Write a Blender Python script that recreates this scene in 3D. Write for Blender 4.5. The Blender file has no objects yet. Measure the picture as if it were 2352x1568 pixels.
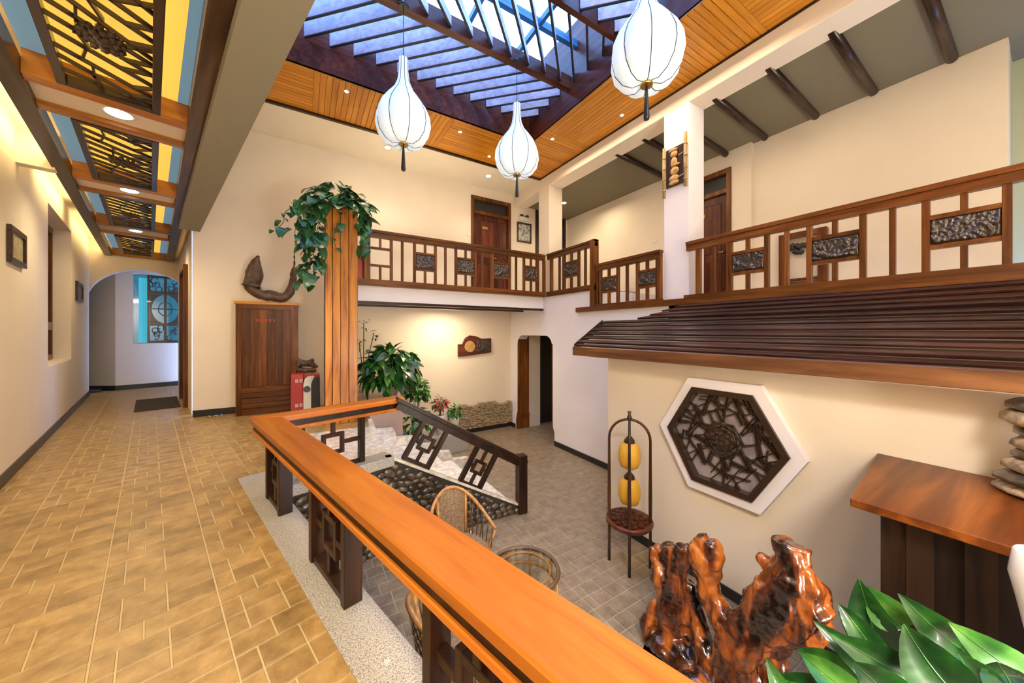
import bpy, bmesh, math, random
from mathutils import Vector, Matrix, noise
S = bpy.context.scene
COL = S.collection
PI = math.pi
# ------------------------------------------------------------------ camera
F = 779.0                       # focal length in pixels of the 2352 wide frame
YAW = math.atan(476 / F)
EYE = 1.35
cam = bpy.data.cameras.new('camera'); cam.sensor_width = 36; cam.lens = F / 2352 * 36
cam.shift_y = -22 / 2352; cam.clip_start = .02; cam.clip_end = 200
co = bpy.data.objects.new('camera', cam); COL.objects.link(co)
co.location = (0, 0, EYE); co.rotation_euler = (PI / 2, 0, -YAW)
S.camera = co
# ------------------------------------------------------------------ sky, exposure
S.view_settings.view_transform = 'Standard'; S.view_settings.look = 'None'
S.view_settings.exposure = 0.93; S.view_settings.gamma = 1; S.view_settings.use_curve_mapping = False
W = bpy.data.worlds.new('world'); S.world = W; W.use_nodes = True
W.node_tree.nodes['Background'].inputs[0].default_value = (.25, .42, 1, 1)
W.node_tree.nodes['Background'].inputs[1].default_value = 6.0
# ------------------------------------------------------------------ lights
def lamp(name, kind, loc, power, color=(1, .82, .58), size=.3, rot=(0, 0, 0), spot=None, blend=.6, shape=None, sy=None):
    l = bpy.data.lights.new(name, kind); l.energy = power; l.color = color
    if kind == 'AREA':
        l.size = size
        if sy: l.shape = 'RECTANGLE'; l.size_y = sy
    elif kind == 'SPOT': l.spot_size = spot or 1.6; l.spot_blend = blend; l.shadow_soft_size = size
    else: l.shadow_soft_size = size
    o = bpy.data.objects.new(name, l); COL.objects.link(o); o.location = loc; o.rotation_euler = rot
    return o
WARM = (1, .80, .54)
# ceiling fill lights added without fittings; daylight added behind the viewer without a window
lamp('atrium_fill', 'AREA', (2.4, -1.4, 4.6), 52, (1, .84, .62), 2.2)
lamp('atrium_fill', 'AREA', (4.0, 3.4, 4.6), 30, WARM, .5, sy=3.6)
lamp('atrium_fill', 'AREA', (1.4, 5.6, 4.6), 15, WARM, 3.0, sy=.6)
lamp('walkway_fill', 'AREA', (5.6, -1.2, 4.3), 5, WARM, .8)  # soft fill added over the walkway, no fitting there
lamp('walkway_fill', 'AREA', (5.5, 2.2, 4.3), 4, WARM, .5, sy=2.6)
lamp('walkway_fill', 'AREA', (5.5, 5.6, 4.3), 8, WARM, .6)
lamp('under_balcony_fitting', 'AREA', (2.5, 6.5, 1.78), 18, WARM, .5)
lamp('rear_daylight_fill', 'AREA', (2.0, -2.65, .0), 600, (.82, .88, 1), 2.6, rot=(PI / 2, 0, PI), sy=1.5)  # added daylight fill; the wall behind has no window
lamp('back_ceiling_fill', 'AREA', (1.6, 6.0, 3.3), 10, WARM, 3.2, rot=(PI, 0, 0), sy=.5)  # upward fill added to lift the ceiling strip, no lamp there
lamp('corridor_fill', 'AREA', (-.1, -1.2, 2.9), 100, (1, .92, .84), .8)  # unseen fill added behind the viewer to brighten the corridor
lamp('far_room_fill', 'POINT', (-2.4, 12.3, 2.6), 34, (1, .74, .38), .2)  # unseen fill added to brighten the far room walls

# ------------------------------------------------------------------ frames and pixel rays
BCO = math.atan(831 / F) - YAW
Cd = Vector((-math.sin(BCO), math.cos(BCO), 0)); Nd = Vector((math.cos(BCO), math.sin(BCO), 0))
CR = Matrix.Rotation(BCO, 4, 'Z')           # corridor frame: x = across (n), y = along (c)
ID = Matrix.Identity(4)
def P(n, c, z): return CR @ Vector((n, c, z))
def ray(px, py):
    V = Vector((math.sin(YAW), math.cos(YAW), 0)); R = Vector((math.cos(YAW), -math.sin(YAW), 0))
    return V * F + R * (px - 1176) + Vector((0, 0, 762 - py))
def onZ(px, py, z): d = ray(px, py); return d * ((z - EYE) / d.z) + Vector((0, 0, EYE))
def onX(px, py, X): d = ray(px, py); return d * (X / d.x) + Vector((0, 0, EYE))
def onY(px, py, Y): d = ray(px, py); return d * (Y / d.y) + Vector((0, 0, EYE))
def onPl(px, py, p0, n):
    d = ray(px, py); o = Vector((0, 0, EYE)); n = Vector(n)
    return o + d * ((Vector(p0) - o).dot(n) / d.dot(n))
ZL = -.977; YB = 7.211; XR = 4.368; ZC = 4.75
# ------------------------------------------------------------------ materials
MATS = {}
def nodes(name):
    m = bpy.data.materials.new(name); m.use_nodes = True; nt = m.node_tree
    b = nt.nodes['Principled BSDF']; MATS[name] = m
    return m, nt, b
def N(nt, t, **k):
    n = nt.nodes.new(t)
    for a, v in k.items():
        if a.startswith('i_'):
            key = a[2:]; n.inputs[int(key) if key.isdigit() else key].default_value = v
        else: setattr(n, a, v)
    return n
def ramp(nt, fac, stops):
    r = N(nt, 'ShaderNodeValToRGB'); e = r.color_ramp.elements
    while len(e) < len(stops): e.new(.5)
    for i, (p, c) in enumerate(stops): e[i].position = p; e[i].color = (*c, 1) if len(c) == 3 else c
    nt.links.new(fac, r.inputs[0]); return r
def bump(nt, b, h, strength=.3, dist=.01):
    n = N(nt, 'ShaderNodeBump', i_Strength=strength, i_Distance=dist)
    nt.links.new(h, n.inputs['Height']); nt.links.new(n.outputs[0], b.inputs['Normal'])
def plain(name, c, rough=.6, metal=0, spec=.5, vary=.0, scale=8, emit=None, es=0, bumpy=0, coat=0):
    m, nt, b = nodes(name)
    b.inputs['Base Color'].default_value = (*c, 1); b.inputs['Roughness'].default_value = rough
    b.inputs['Metallic'].default_value = metal; b.inputs['Specular IOR Level'].default_value = spec
    b.inputs['Coat Weight'].default_value = coat
    if emit: b.inputs['Emission Color'].default_value = (*emit, 1); b.inputs['Emission Strength'].default_value = es
    if vary or bumpy:
        g = N(nt, 'ShaderNodeNewGeometry'); t = N(nt, 'ShaderNodeTexNoise', i_Scale=scale, i_Detail=4.0)
        nt.links.new(g.outputs['Position'], t.inputs['Vector'])
        if vary:
            r = ramp(nt, t.outputs[0], [(.3, tuple(x * (1 - vary) for x in c)), (.7, tuple(min(1, x * (1 + vary)) for x in c))])
            nt.links.new(r.outputs[0], b.inputs['Base Color'])
        if bumpy: bump(nt, b, t.outputs[0], bumpy, .01)
    return m
def wood(name, dark, mid, light, axis='X', rot=0, rough=.32, sc=1.0, coat=.25, knots=.5, rnd=.25):
    """grain stretched along the given world axis (rot turns it about z)"""
    m, nt, b = nodes(name)
    g = N(nt, 'ShaderNodeNewGeometry'); mp = N(nt, 'ShaderNodeMapping'); mp2 = N(nt, 'ShaderNodeMapping')
    mp.vector_type = 'TEXTURE'; mp2.vector_type = 'POINT'
    mp.inputs['Rotation'].default_value = (0, 0, rot)
    s = {'X': (1.2, 16, 16), 'Y': (16, 1.2, 16), 'Z': (16, 16, 1.2)}[axis]
    mp2.inputs['Scale'].default_value = tuple(v * sc for v in s)
    nt.links.new(g.outputs['Position'], mp.inputs[0]); nt.links.new(mp.outputs[0], mp2.inputs[0])
    oi = N(nt, 'ShaderNodeObjectInfo')
    add = N(nt, 'ShaderNodeVectorMath', operation='ADD'); ml = N(nt, 'ShaderNodeMath', operation='MULTIPLY', i_1=40.0)
    nt.links.new(oi.outputs['Random'], ml.inputs[0]); nt.links.new(ml.outputs[0], add.inputs[1]); nt.links.new(mp2.outputs[0], add.inputs[0])
    t = N(nt, 'ShaderNodeTexNoise', i_Scale=1.0, i_Detail=6.0, i_Roughness=.6, i_Distortion=.6)
    nt.links.new(add.outputs[0], t.inputs['Vector'])
    r = ramp(nt, t.outputs[0], [(.28, dark), (.5, mid), (.72, light)])
    t2 = N(nt, 'ShaderNodeTexNoise', i_Scale=.16, i_Detail=3.0); nt.links.new(add.outputs[0], t2.inputs['Vector'])
    r2 = ramp(nt, t2.outputs[0], [(.3, (1 - knots,) * 3), (.62, (1.0,) * 3)])
    mx = N(nt, 'ShaderNodeMix', data_type='RGBA', blend_type='MULTIPLY'); mx.inputs[0].default_value = 1
    nt.links.new(r.outputs[0], mx.inputs[6]); nt.links.new(r2.outputs[0], mx.inputs[7])
    hv = N(nt, 'ShaderNodeHueSaturation'); mr = N(nt, 'ShaderNodeMapRange'); mr.inputs[3].default_value = 1 - rnd; mr.inputs[4].default_value = 1 + rnd
    nt.links.new(oi.outputs['Random'], mr.inputs[0]); nt.links.new(mr.outputs[0], hv.inputs['Value']); nt.links.new(mx.outputs[2], hv.inputs['Color'])
    nt.links.new(hv.outputs[0], b.inputs['Base Color'])
    b.inputs['Roughness'].default_value = rough; b.inputs['Coat Weight'].default_value = coat; b.inputs['Coat Roughness'].default_value = .2; b.inputs['Specular IOR Level'].default_value = .22
    bump(nt, b, t.outputs[0], .15, .004)
    return m
plaster = plain('plaster_cream', (.80, .705, .565), .85, vary=.03, scale=1.5, bumpy=.03)
plaster_w = plain('plaster_white', (.84, .80, .82), .85, vary=.02, scale=2, bumpy=.03)
plaster_g = plain('plaster_ceiling', (.82, .75, .60), .9, vary=.03, scale=2)
plaster_band = plain('band_plaster', (.72, .60, .47), .8)
black_base = plain('black_skirting', (.018, .017, .016), .35)
D1, D2, D3 = (.030, .011, .005), (.085, .030, .012), (.17, .065, .022)
W_dark = {a: wood('dark_wood_' + a, (.016, .008, .004), (.045, .020, .010), (.085, .040, .020), a) for a in 'XYZ'}
W_mid = {a: wood('brown_wood_' + a, (.055, .015, .003), (.155, .048, .009), (.28, .10, .020), a, coat=.08) for a in 'XYZ'}
W_red = {a: wood('red_wood_' + a, (.045, .010, .004), (.11, .027, .012), (.19, .055, .025), a, coat=.1) for a in 'XYZ'}
W_or = {a: wood('orange_wood_' + a, (.46, .16, .010), (.60, .235, .016), (.72, .32, .03), a, knots=.18, rnd=.07) for a in 'XYZ'}
W_rail = wood('varnished_rail_wood', (.33, .080, .006), (.47, .135, .010), (.56, .19, .020), 'Y', BCO, rough=.36, sc=.8, coat=.12, knots=.42, rnd=.03)
W_railN = wood('varnished_rail_wood_cross', (.33, .080, .006), (.47, .135, .010), (.56, .19, .020), 'X', BCO, rough=.36, sc=.8, coat=.15, knots=.25, rnd=.03)
W_dkC = wood('dark_rail_wood', (.010, .005, .003), (.032, .012, .005), (.075, .028, .010), 'Z', rough=.4, coat=.06)
W_beam = wood('corridor_beam_wood', (.025, .012, .006), (.07, .033, .016), (.13, .065, .03), 'Y', BCO)
W_cross = wood('corridor_cross_wood', (.26, .085, .012), (.42, .16, .022), (.55, .24, .04), 'X', BCO)
W_blk = wood('counter_plank_wood', (.006, .003, .002), (.018, .008, .004), (.038, .016, .007), 'Z', coat=.02, rough=.5, rnd=.3)
W_desk = wood('counter_wood', (.035, .008, .002), (.12, .030, .004), (.28, .080, .010), 'X', rough=.38, sc=.5, coat=.08, knots=.7)
W_awn = wood('awning_wood', (.010, .004, .002), (.038, .013, .007), (.10, .036, .020), 'Y', rough=.35, sc=.7, coat=.18, rnd=.45)
lat = plain('lattice_black_wood', (.035, .018, .010), .3, coat=.3)
slat_m = wood('skylight_slat_wood', (.40, .38, .48), (.60, .58, .70), (.74, .72, .82), 'X', rough=.45, coat=.1, knots=.15, rnd=.08)
slat_edge = plain('slat_black_edge', (.02, .02, .03), .5)
steel = plain('skylight_blue_steel', (.03, .14, .24), .4)
iron = plain('black_metal', (.012, .012, .014), .35, spec=.6)
brass = plain('brass', (.55, .38, .12), .3, metal=1)
chrome = plain('chrome', (.7, .7, .7), .2, metal=1)
white_pl = plain('white_plastic', (.75, .74, .70), .5)
red_metal = plain('red_enamel', (.42, .018, .015), .35, coat=.4)
red_paint = plain('red_lettering', (.62, .05, .02), .6)
lamp_glow = plain('lamp_disc_glow', (1, .95, .8), .5, emit=(1, .92, .72), es=14)
lamp_cool = plain('cool_lamp_disc_glow', (1, 1, 1), .5, emit=(.85, .92, 1), es=9)
def glass_mat(name, tint=(.85, .95, 1), gl=.12):
    m, nt, b = nodes(name); nt.nodes.remove(b); out = nt.nodes['Material Output']
    t = N(nt, 'ShaderNodeBsdfTransparent', i_Color=(*tint, 1)); g = N(nt, 'ShaderNodeBsdfGlossy', i_Roughness=.05)
    mx = N(nt, 'ShaderNodeMixShader', i_0=gl); nt.links.new(t.outputs[0], mx.inputs[1]); nt.links.new(g.outputs[0], mx.inputs[2])
    nt.links.new(mx.outputs[0], out.inputs[0]); return m
glass = glass_mat('skylight_glass', (.82, .92, .90), .06)
glass2 = glass_mat('window_glass', (.10, .20, .17), .1)
def emis(name, c, s):
    m, nt, b = nodes(name); b.inputs['Base Color'].default_value = (*c, 1)
    b.inputs['Emission Color'].default_value = (*c, 1); b.inputs['Emission Strength'].default_value = s; b.inputs['Roughness'].default_value = .6
    return m
yellow_glow = emis('ceiling_glow_panel', (.95, .58, .09), .46)
blue_glow = emis('blue_glow_panel', (.17, .32, .44), .30)
lantern_paper = emis('lantern_silk', (.72, .82, .86), .30)
yellow_paper = plain('yellow_lantern_paper', (.60, .31, .02), .6, emit=(1, .55, .06), es=.02)
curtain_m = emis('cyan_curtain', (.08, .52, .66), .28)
def granite(name, base, spots, sc=160, rough=.3):
    m, nt, b = nodes(name); g = N(nt, 'ShaderNodeNewGeometry')
    t = N(nt, 'ShaderNodeTexNoise', i_Scale=float(sc), i_Detail=3.0); nt.links.new(g.outputs['Position'], t.inputs[0])
    t2 = N(nt, 'ShaderNodeTexNoise', i_Scale=6.0, i_Detail=2.0); nt.links.new(g.outputs['Position'], t2.inputs[0])
    r = ramp(nt, t.outputs[0], [(.36, spots), (.52, base), (.7, tuple(min(1, x * 1.25) for x in base))])
    nt.links.new(r.outputs[0], b.inputs['Base Color']); b.inputs['Roughness'].default_value = rough
    b.inputs['Coat Weight'].default_value = .3
    return m
gr_curb = granite('curb_granite', (.42, .40, .35), (.16, .14, .12))
gr_pink = granite('pink_granite', (.42, .30, .26), (.20, .12, .11), 120)
gr_white = granite('white_marble', (.72, .68, .60), (.55, .50, .42), 14, .25)
def tile_mat(name, c1, c2, c3, rough=.38):
    m, nt, b = nodes(name); g = N(nt, 'ShaderNodeNewGeometry'); oi = N(nt, 'ShaderNodeObjectInfo')
    t = N(nt, 'ShaderNodeTexNoise', i_Scale=9.0, i_Detail=8.0, i_Roughness=.7); nt.links.new(g.outputs['Position'], t.inputs[0])
    r = ramp(nt, t.outputs[0], [(.3, c1), (.5, c2), (.72, c3)])
    hv = N(nt, 'ShaderNodeHueSaturation'); mr = N(nt, 'ShaderNodeMapRange'); mr.inputs[3].default_value = .82; mr.inputs[4].default_value = 1.15
    nt.links.new(oi.outputs['Random'], mr.inputs[0]); nt.links.new(mr.outputs[0], hv.inputs['Value'])
    nt.links.new(r.outputs[0], hv.inputs['Color']); nt.links.new(hv.outputs[0], b.inputs['Base Color'])
    b.inputs['Roughness'].default_value = rough; bump(nt, b, t.outputs[0], .25, .006); return m
tile_a = tile_mat('corridor_tile', (.20, .115, .035), (.33, .20, .065), (.46, .30, .11), .33)
tile_b = tile_mat('atrium_tile', (.19, .135, .085), (.30, .22, .14), (.42, .32, .21), .36)
grout_a = plain('corridor_grout', (.50, .38, .18), .8)
grout_b = plain('atrium_grout', (.38, .32, .22), .8)
pebble = plain('river_pebble', (.085, .062, .040), .3, vary=.7, scale=14, coat=.4)
pebble_light = plain('stacked_stone', (.40, .30, .18), .6, vary=.6, scale=30)
mortar = plain('dark_mortar', (.03, .025, .02), .8)
def leaf_mat(name, a, b2, c):
    m, nt, b = nodes(name); g = N(nt, 'ShaderNodeNewGeometry'); oi = N(nt, 'ShaderNodeObjectInfo')
    t = N(nt, 'ShaderNodeTexNoise', i_Scale=12.0, i_Detail=3.0); nt.links.new(g.outputs['Position'], t.inputs[0])
    r = ramp(nt, t.outputs[0], [(.3, a), (.5, b2), (.72, c)]); nt.links.new(r.outputs[0], b.inputs['Base Color'])
    b.inputs['Roughness'].default_value = .35; b.inputs['Coat Weight'].default_value = .2; return m
leafA = leaf_mat('glossy_leaf', (.004, .028, .006), (.010, .062, .010), (.028, .14, .016))
leafB = leaf_mat('ivy_leaf', (.012, .06, .02), (.03, .12, .035), (.08, .24, .06))
leafC = leaf_mat('bright_leaf', (.015, .09, .010), (.045, .19, .02), (.13, .34, .05))
leafR = plain('red_leaf', (.45, .05, .04), .5, vary=.3)
soil = plain('soil', (.03, .02, .012), .9)
rattan = plain('rattan', (.42, .20, .05), .35, vary=.3, scale=30, coat=.3)
rattan_d = plain('dark_rattan', (.10, .055, .025), .4, vary=.3, scale=30, coat=.3)
weave = plain('rattan_weave', (.24, .16, .09), .6, vary=.4, scale=60)
cerW = plain('white_ceramic', (.75, .74, .70), .2, coat=.6)
def relief_mat(name, c, sp):
    m, nt, b = nodes(name); b.inputs['Base Color'].default_value = (*c, 1); b.inputs['Roughness'].default_value = .28
    b.inputs['Coat Weight'].default_value = .5; return m
carved = relief_mat('carved_wood', (.045, .026, .016), 1)
gold = plain('gilded_carving', (.45, .26, .08), .5, vary=.3, scale=20)
bamboo = plain('bamboo', (.36, .24, .09), .45, vary=.25, scale=12)
# root carving: glossy orange wood with near black hollows
m, nt, b = nodes('root_wood'); g = N(nt, 'ShaderNodeNewGeometry'); mp = N(nt, 'ShaderNodeMapping'); mp.inputs['Scale'].default_value = (3.6, 3.6, 1.1)
t = N(nt, 'ShaderNodeTexNoise', i_Scale=1.6, i_Detail=6.0, i_Distortion=1.2)
nt.links.new(g.outputs['Position'], mp.inputs[0]); nt.links.new(mp.outputs[0], t.inputs[0])
r = ramp(nt, t.outputs[0], [(.40, (.010, .004, .003)), (.48, (.085, .020, .008)), (.57, (.34, .085, .012)), (.70, (.56, .18, .022))])
nt.links.new(r.outputs[0], b.inputs['Base Color']); b.inputs['Roughness'].default_value = .2; b.inputs['Coat Weight'].default_value = .9; b.inputs['Coat Roughness'].default_value = .08
bump(nt, b, t.outputs[0], .5, .03)
root_m = m
drift = plain('driftwood', (.085, .045, .025), .45, vary=.5, scale=14, bumpy=.4)

# ------------------------------------------------------------------ objects
def link(o): COL.objects.link(o); return o
def wloc(o):
    v = Vector((0, 0, 0))
    while o: v += o.location; o = o.parent
    return v
class MB:
    def __init__(s, T=ID): s.b = bmesh.new(); s.T = T
    def v(s, p): return s.b.verts.new(s.T @ Vector(p))
    def face(s, ps, mi=0, smooth=False):
        try: f = s.b.faces.new([s.v(p) for p in ps]); f.material_index = mi; f.smooth = smooth; return f
        except ValueError: return None
    def box(s, x0, x1, y0, y1, z0, z1, mi=0, T=None):
        M = s.T if T is None else s.T @ T
        vs = [s.b.verts.new(M @ Vector(p)) for p in ((x0, y0, z0), (x1, y0, z0), (x1, y1, z0), (x0, y1, z0), (x0, y0, z1), (x1, y0, z1), (x1, y1, z1), (x0, y1, z1))]
        for q in ((0, 3, 2, 1), (4, 5, 6, 7), (0, 1, 5, 4), (1, 2, 6, 5), (2, 3, 7, 6), (3, 0, 4, 7)):
            f = s.b.faces.new([vs[i] for i in q]); f.material_index = mi
        return s
    def bar(s, a, b, w, h, up=(0, 0, 1), mi=0):
        """box of section w (sideways) x h (along up) from a to b"""
        a = Vector(a); b = Vector(b); d = b - a; L = d.length
        if L < 1e-6: return s
        x = d / L; u = Vector(up); y = u.cross(x)
        if y.length < 1e-4: y = Vector((0, 1, 0)).cross(x)
        if y.length < 1e-4: y = Vector((1, 0, 0)).cross(x)
        y.normalize(); z = x.cross(y)
        M = Matrix((x, y, z)).transposed().to_4x4(); M.translation = a
        return s.box(0, L, -w / 2, w / 2, -h / 2, h / 2, mi, M)
    def tube(s, pts, rad, n=8, mi=0, cap=True, smooth=True):
        pts = [Vector(p) for p in pts]; rings = []
        R = rad if isinstance(rad, (list, tuple)) else [rad] * len(pts)
        prev = None
        for i, p in enumerate(pts):
            d = (pts[min(i + 1, len(pts) - 1)] - pts[max(i - 1, 0)])
            if d.length < 1e-9: d = Vector((0, 0, 1))
            d.normalize()
            if prev is None:
                u = d.cross(Vector((0, 0, 1)))
                if u.length < .05: u = d.cross(Vector((1, 0, 0)))
            else: u = prev - d * prev.dot(d)
            if u.length < 1e-6: u = d.orthogonal()
            u.normalize(); prev = u; w = d.cross(u)
            rings.append([s.v(p + (u * math.cos(2 * PI * k / n) + w * math.sin(2 * PI * k / n)) * R[i]) for k in range(n)])
        for a, b2 in zip(rings, rings[1:]):
            for k in range(n):
                f = s.b.faces.new((a[k], a[(k + 1) % n], b2[(k + 1) % n], b2[k])); f.smooth = smooth; f.material_index = mi
        if cap and n > 2:
            for rg, fl in ((rings[0], 1), (rings[-1], 0)):
                f = s.b.faces.new(rg[::-1] if fl else rg); f.material_index = mi
        return s
    def lathe(s, prof, n=16, c=(0, 0, 0), mi=0, smooth=True):
        rings = [[s.v((c[0] + r * math.cos(2 * PI * k / n), c[1] + r * math.sin(2 * PI * k / n), c[2] + z)) for k in range(n)] for r, z in prof]
        for a, b2 in zip(rings, rings[1:]):
            for k in range(n):
                f = s.b.faces.new((a[k], a[(k + 1) % n], b2[(k + 1) % n], b2[k])); f.smooth = smooth; f.material_index = mi
        for rg, fl in ((rings[0], 1), (rings[-1], 0)):
            f = s.b.faces.new(rg[::-1] if fl else rg); f.material_index = mi
        return s
    def prism(s, pts, d, mi=0):
        """pts: ordered 3d outline, extruded by vector d"""
        d = Vector(d); a = [s.v(p) for p in pts]; b2 = [s.b.verts.new(v.co + (s.T.to_3x3() @ d)) for v in a]
        fa = s.b.faces.new(a); fb = s.b.faces.new(b2[::-1]); fa.material_index = fb.material_index = mi
        for i in range(len(a)):
            f = s.b.faces.new((a[i], b2[i], b2[(i + 1) % len(a)], a[(i + 1) % len(a)])); f.material_index = mi
        return s
    def blob(s, c, r, sub=1, mi=0):
        r = r if isinstance(r, (list, tuple)) else (r, r, r)
        M = s.T @ Matrix.Translation(c) @ Matrix.Diagonal((*r, 1))
        g = bmesh.ops.create_icosphere(s.b, subdivisions=sub, radius=1, matrix=M)
        for v in g['verts']:
            for f in v.link_faces: f.smooth = True; f.material_index = mi
        return s
    def data(s, name, mats, shift=None, bevel=0, recalc=True):
        if recalc: bmesh.ops.recalc_face_normals(s.b, faces=s.b.faces)
        if bevel: bmesh.ops.bevel(s.b, geom=[e for e in s.b.edges if len(e.link_faces) == 2 and e.calc_face_angle(0) > .5], offset=bevel, segments=1, affect='EDGES')
        if shift is not None: bmesh.ops.translate(s.b, vec=-Vector(shift), verts=s.b.verts)
        me = bpy.data.meshes.new(name); s.b.to_mesh(me); s.b.free()
        for mm in (mats if isinstance(mats, (list, tuple)) else [mats]): me.materials.append(mm)
        return me
    def build(s, name, mats, parent=None, bevel=0, local=False, at=None, kind=None, recalc=True):
        """world-space geometry; under a parent it is shifted to the parent's origin (local=True: already local)"""
        if at is not None: sh = Vector(at)
        elif parent is not None and not local: sh = wloc(parent)
        else: sh = None
        me = s.data(name, mats, sh, bevel, recalc)
        o = bpy.data.objects.new(name, me); link(o)
        if parent is not None:
            o.parent = parent
            if at is not None: o.location = Vector(at) - wloc(parent)
        elif at is not None: o.location = at
        if kind: o['kind'] = kind
        return o
def tag(o, label=None, cat=None, group=None, kind=None):
    if label: o['label'] = label
    if cat: o['category'] = cat
    if group: o['group'] = group
    if kind: o['kind'] = kind
    return o
def thing(name, loc, label, cat, group=None, rz=0):
    o = bpy.data.objects.new(name, None); link(o); o.location = loc; o.rotation_euler = (0, 0, rz); o.empty_display_size = .1
    return tag(o, label, cat, group)
def struct(name, mb, m, bevel=0, parent=None, label=None):
    o = mb.build(name, m, parent, bevel)
    if parent is None: o['kind'] = 'structure'
    return tag(o, label)
def rnd(a, b): return random.uniform(a, b)
random.seed(4)

# ================================================================== STRUCTURE
CB = 2.2                        # how far the building runs on behind the viewer
# -- corridor floor slab and landing
LAND = .80                      # right edge (X) of the landing at the stair head
CE = 12.6
mb = MB(CR)
mb.box(-.89, .545, -CB, 3.75, -.10, -.004); mb.box(-.89, .62, 3.75, 12.3, -.10, -.004)
mb.box(-3.2, -.89, 11.6, 14.6, -.10, -.004)
floor = mb.build('floor', grout_a); tag(floor, 'corridor floor of tan brick shaped tiles with pale joints', kind='structure')
mb = MB()
mb.prism([P(.545, 3.50, -.10), P(1.72, 3.50, -.10), (LAND, 3.86, -.10), (LAND, YB, -.10), (-1.52, YB, -.10)], (0, 0, .094))
struct('floor', mb, grout_a, parent=floor)
# -- atrium floor
mb = MB(); mb.box(-.6, 3.2, -CB - .5, 2.93, ZL - .1, ZL - .004); mb.box(-.6, 6.6, 2.93, 9.6, ZL - .1, ZL - .004)
floor2 = mb.build('floor', grout_b); tag(floor2, 'lower atrium floor of grey brown brick shaped tiles', kind='structure')
# tiles: 0.41 m modules pressed with a brick bond
MOD = .41
ROWS = [[0, .075, .23, .41], [0, .15, .41], [0, .075, .23, .41]]
def tile_mesh(w, d, key, mat):
    g = .0035
    mb = MB(); x, y = w / 2 - g, d / 2 - g; t = .006; c = .002
    lo = [(-x, -y, -t), (x, -y, -t), (x, y, -t), (-x, y, -t)]; mi_ = [(-x, -y, -c), (x, -y, -c), (x, y, -c), (-x, y, -c)]
    up = [(-x + c, -y + c, 0), (x - c, -y + c, 0), (x - c, y - c, 0), (-x + c, y - c, 0)]
    V = [[mb.v(p) for p in L] for L in (lo, mi_, up)]
    for a, b2 in ((0, 1), (1, 2)):
        for k in range(4): mb.b.faces.new((V[a][k], V[a][(k + 1) % 4], V[b2][(k + 1) % 4], V[b2][k]))
    mb.b.faces.new(V[2])
    return mb.data('tile', mat)
def lay(parent, T, mat, inside, rangex, rangey, z, limit=300, name='tile'):
    pcs = []; rot = T.to_euler().z
    for i in range(*rangex):
        for j in range(*rangey):
            for rI, row in enumerate(ROWS):
                for a, b2 in zip(row, row[1:]):
                    w = b2 - a; d = MOD / 3
                    q = T @ Vector((i * MOD + a + w / 2, j * MOD + rI * d + d / 2, 0))
                    if inside(q.x, q.y, w / 2): pcs.append((q, round(w, 3)))
    pcs.sort(key=lambda t: t[0].x ** 2 + t[0].y ** 2)
    me = {}
    front = [p for p in pcs if p[0].x * math.sin(YAW) + p[0].y * math.cos(YAW) > .3]
    near = front[:limit]; ids = {id(p) for p in near}; rest = [p for p in pcs if id(p) not in ids]
    for q, w in near:
        if w not in me: me[w] = tile_mesh(w, MOD / 3, w, mat)
        o = bpy.data.objects.new(name, me[w]); link(o); o.parent = parent; o.location = (q.x, q.y, z + rnd(-.0008, .0008)); o.rotation_euler = (0, 0, rot)
    mb = MB(); R3 = Matrix.Rotation(rot, 4, 'Z')
    for q, w in rest:
        x, y = w / 2 - .0035, MOD / 6 - .0035
        M = Matrix.Translation((q.x, q.y, z)) @ R3
        a = [mb.b.verts.new(M @ Vector(p)) for p in ((-x, -y, -.008), (x, -y, -.008), (x, y, -.008), (-x, y, -.008))]
        b2 = [mb.b.verts.new(M @ Vector(p)) for p in ((-x + .003, -y + .003, 0), (x - .003, -y + .003, 0), (x - .003, y - .003, 0), (-x + .003, y - .003, 0))]
        mb.b.faces.new(b2)
        for k in range(4): mb.b.faces.new((a[k], a[(k + 1) % 4], b2[(k + 1) % 4], b2[k]))
    mb.build('tile', mat, parent, kind='stuff', recalc=False)
def in_corr(x, y, h):
    p = Vector((x, y, 0)); n, c = p.dot(Nd), p.dot(Cd)
    if n < -.89 - h or c < -CB: 
        return -3.1 < n < -.8 and 11.7 < c < 14.5
    if c < 3.95: return n < .545 + h
    if n < .52: return c < 12.0
    return x < LAND - h * .5 and y < YB + .05 and (n < 1.7 or y > 3.95)
lay(floor, CR @ Matrix.Translation((.24, .02, 0)), tile_a, in_corr, (-9, 5), (-6, 38), 0)
def in_atr(x, y, h):
    p = Vector((x, y, 0)); n = p.dot(Nd)
    if n < .74 - h: return False
    if y < 2.93: return x < 3.17 + h and y > -CB
    if y < 3.66: return x < XR + h * .5
    if y > YB - .1: return x > XR + .1 and x < 6.2 and y < 9
    return x > 2.0 and x < (6.2 if 5.5 < y < 6.93 else XR + h * .5)
lay(floor2, Matrix.Translation((.02, .16, 0)), tile_b, in_atr, (0, 16), (-6, 22), ZL)

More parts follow.
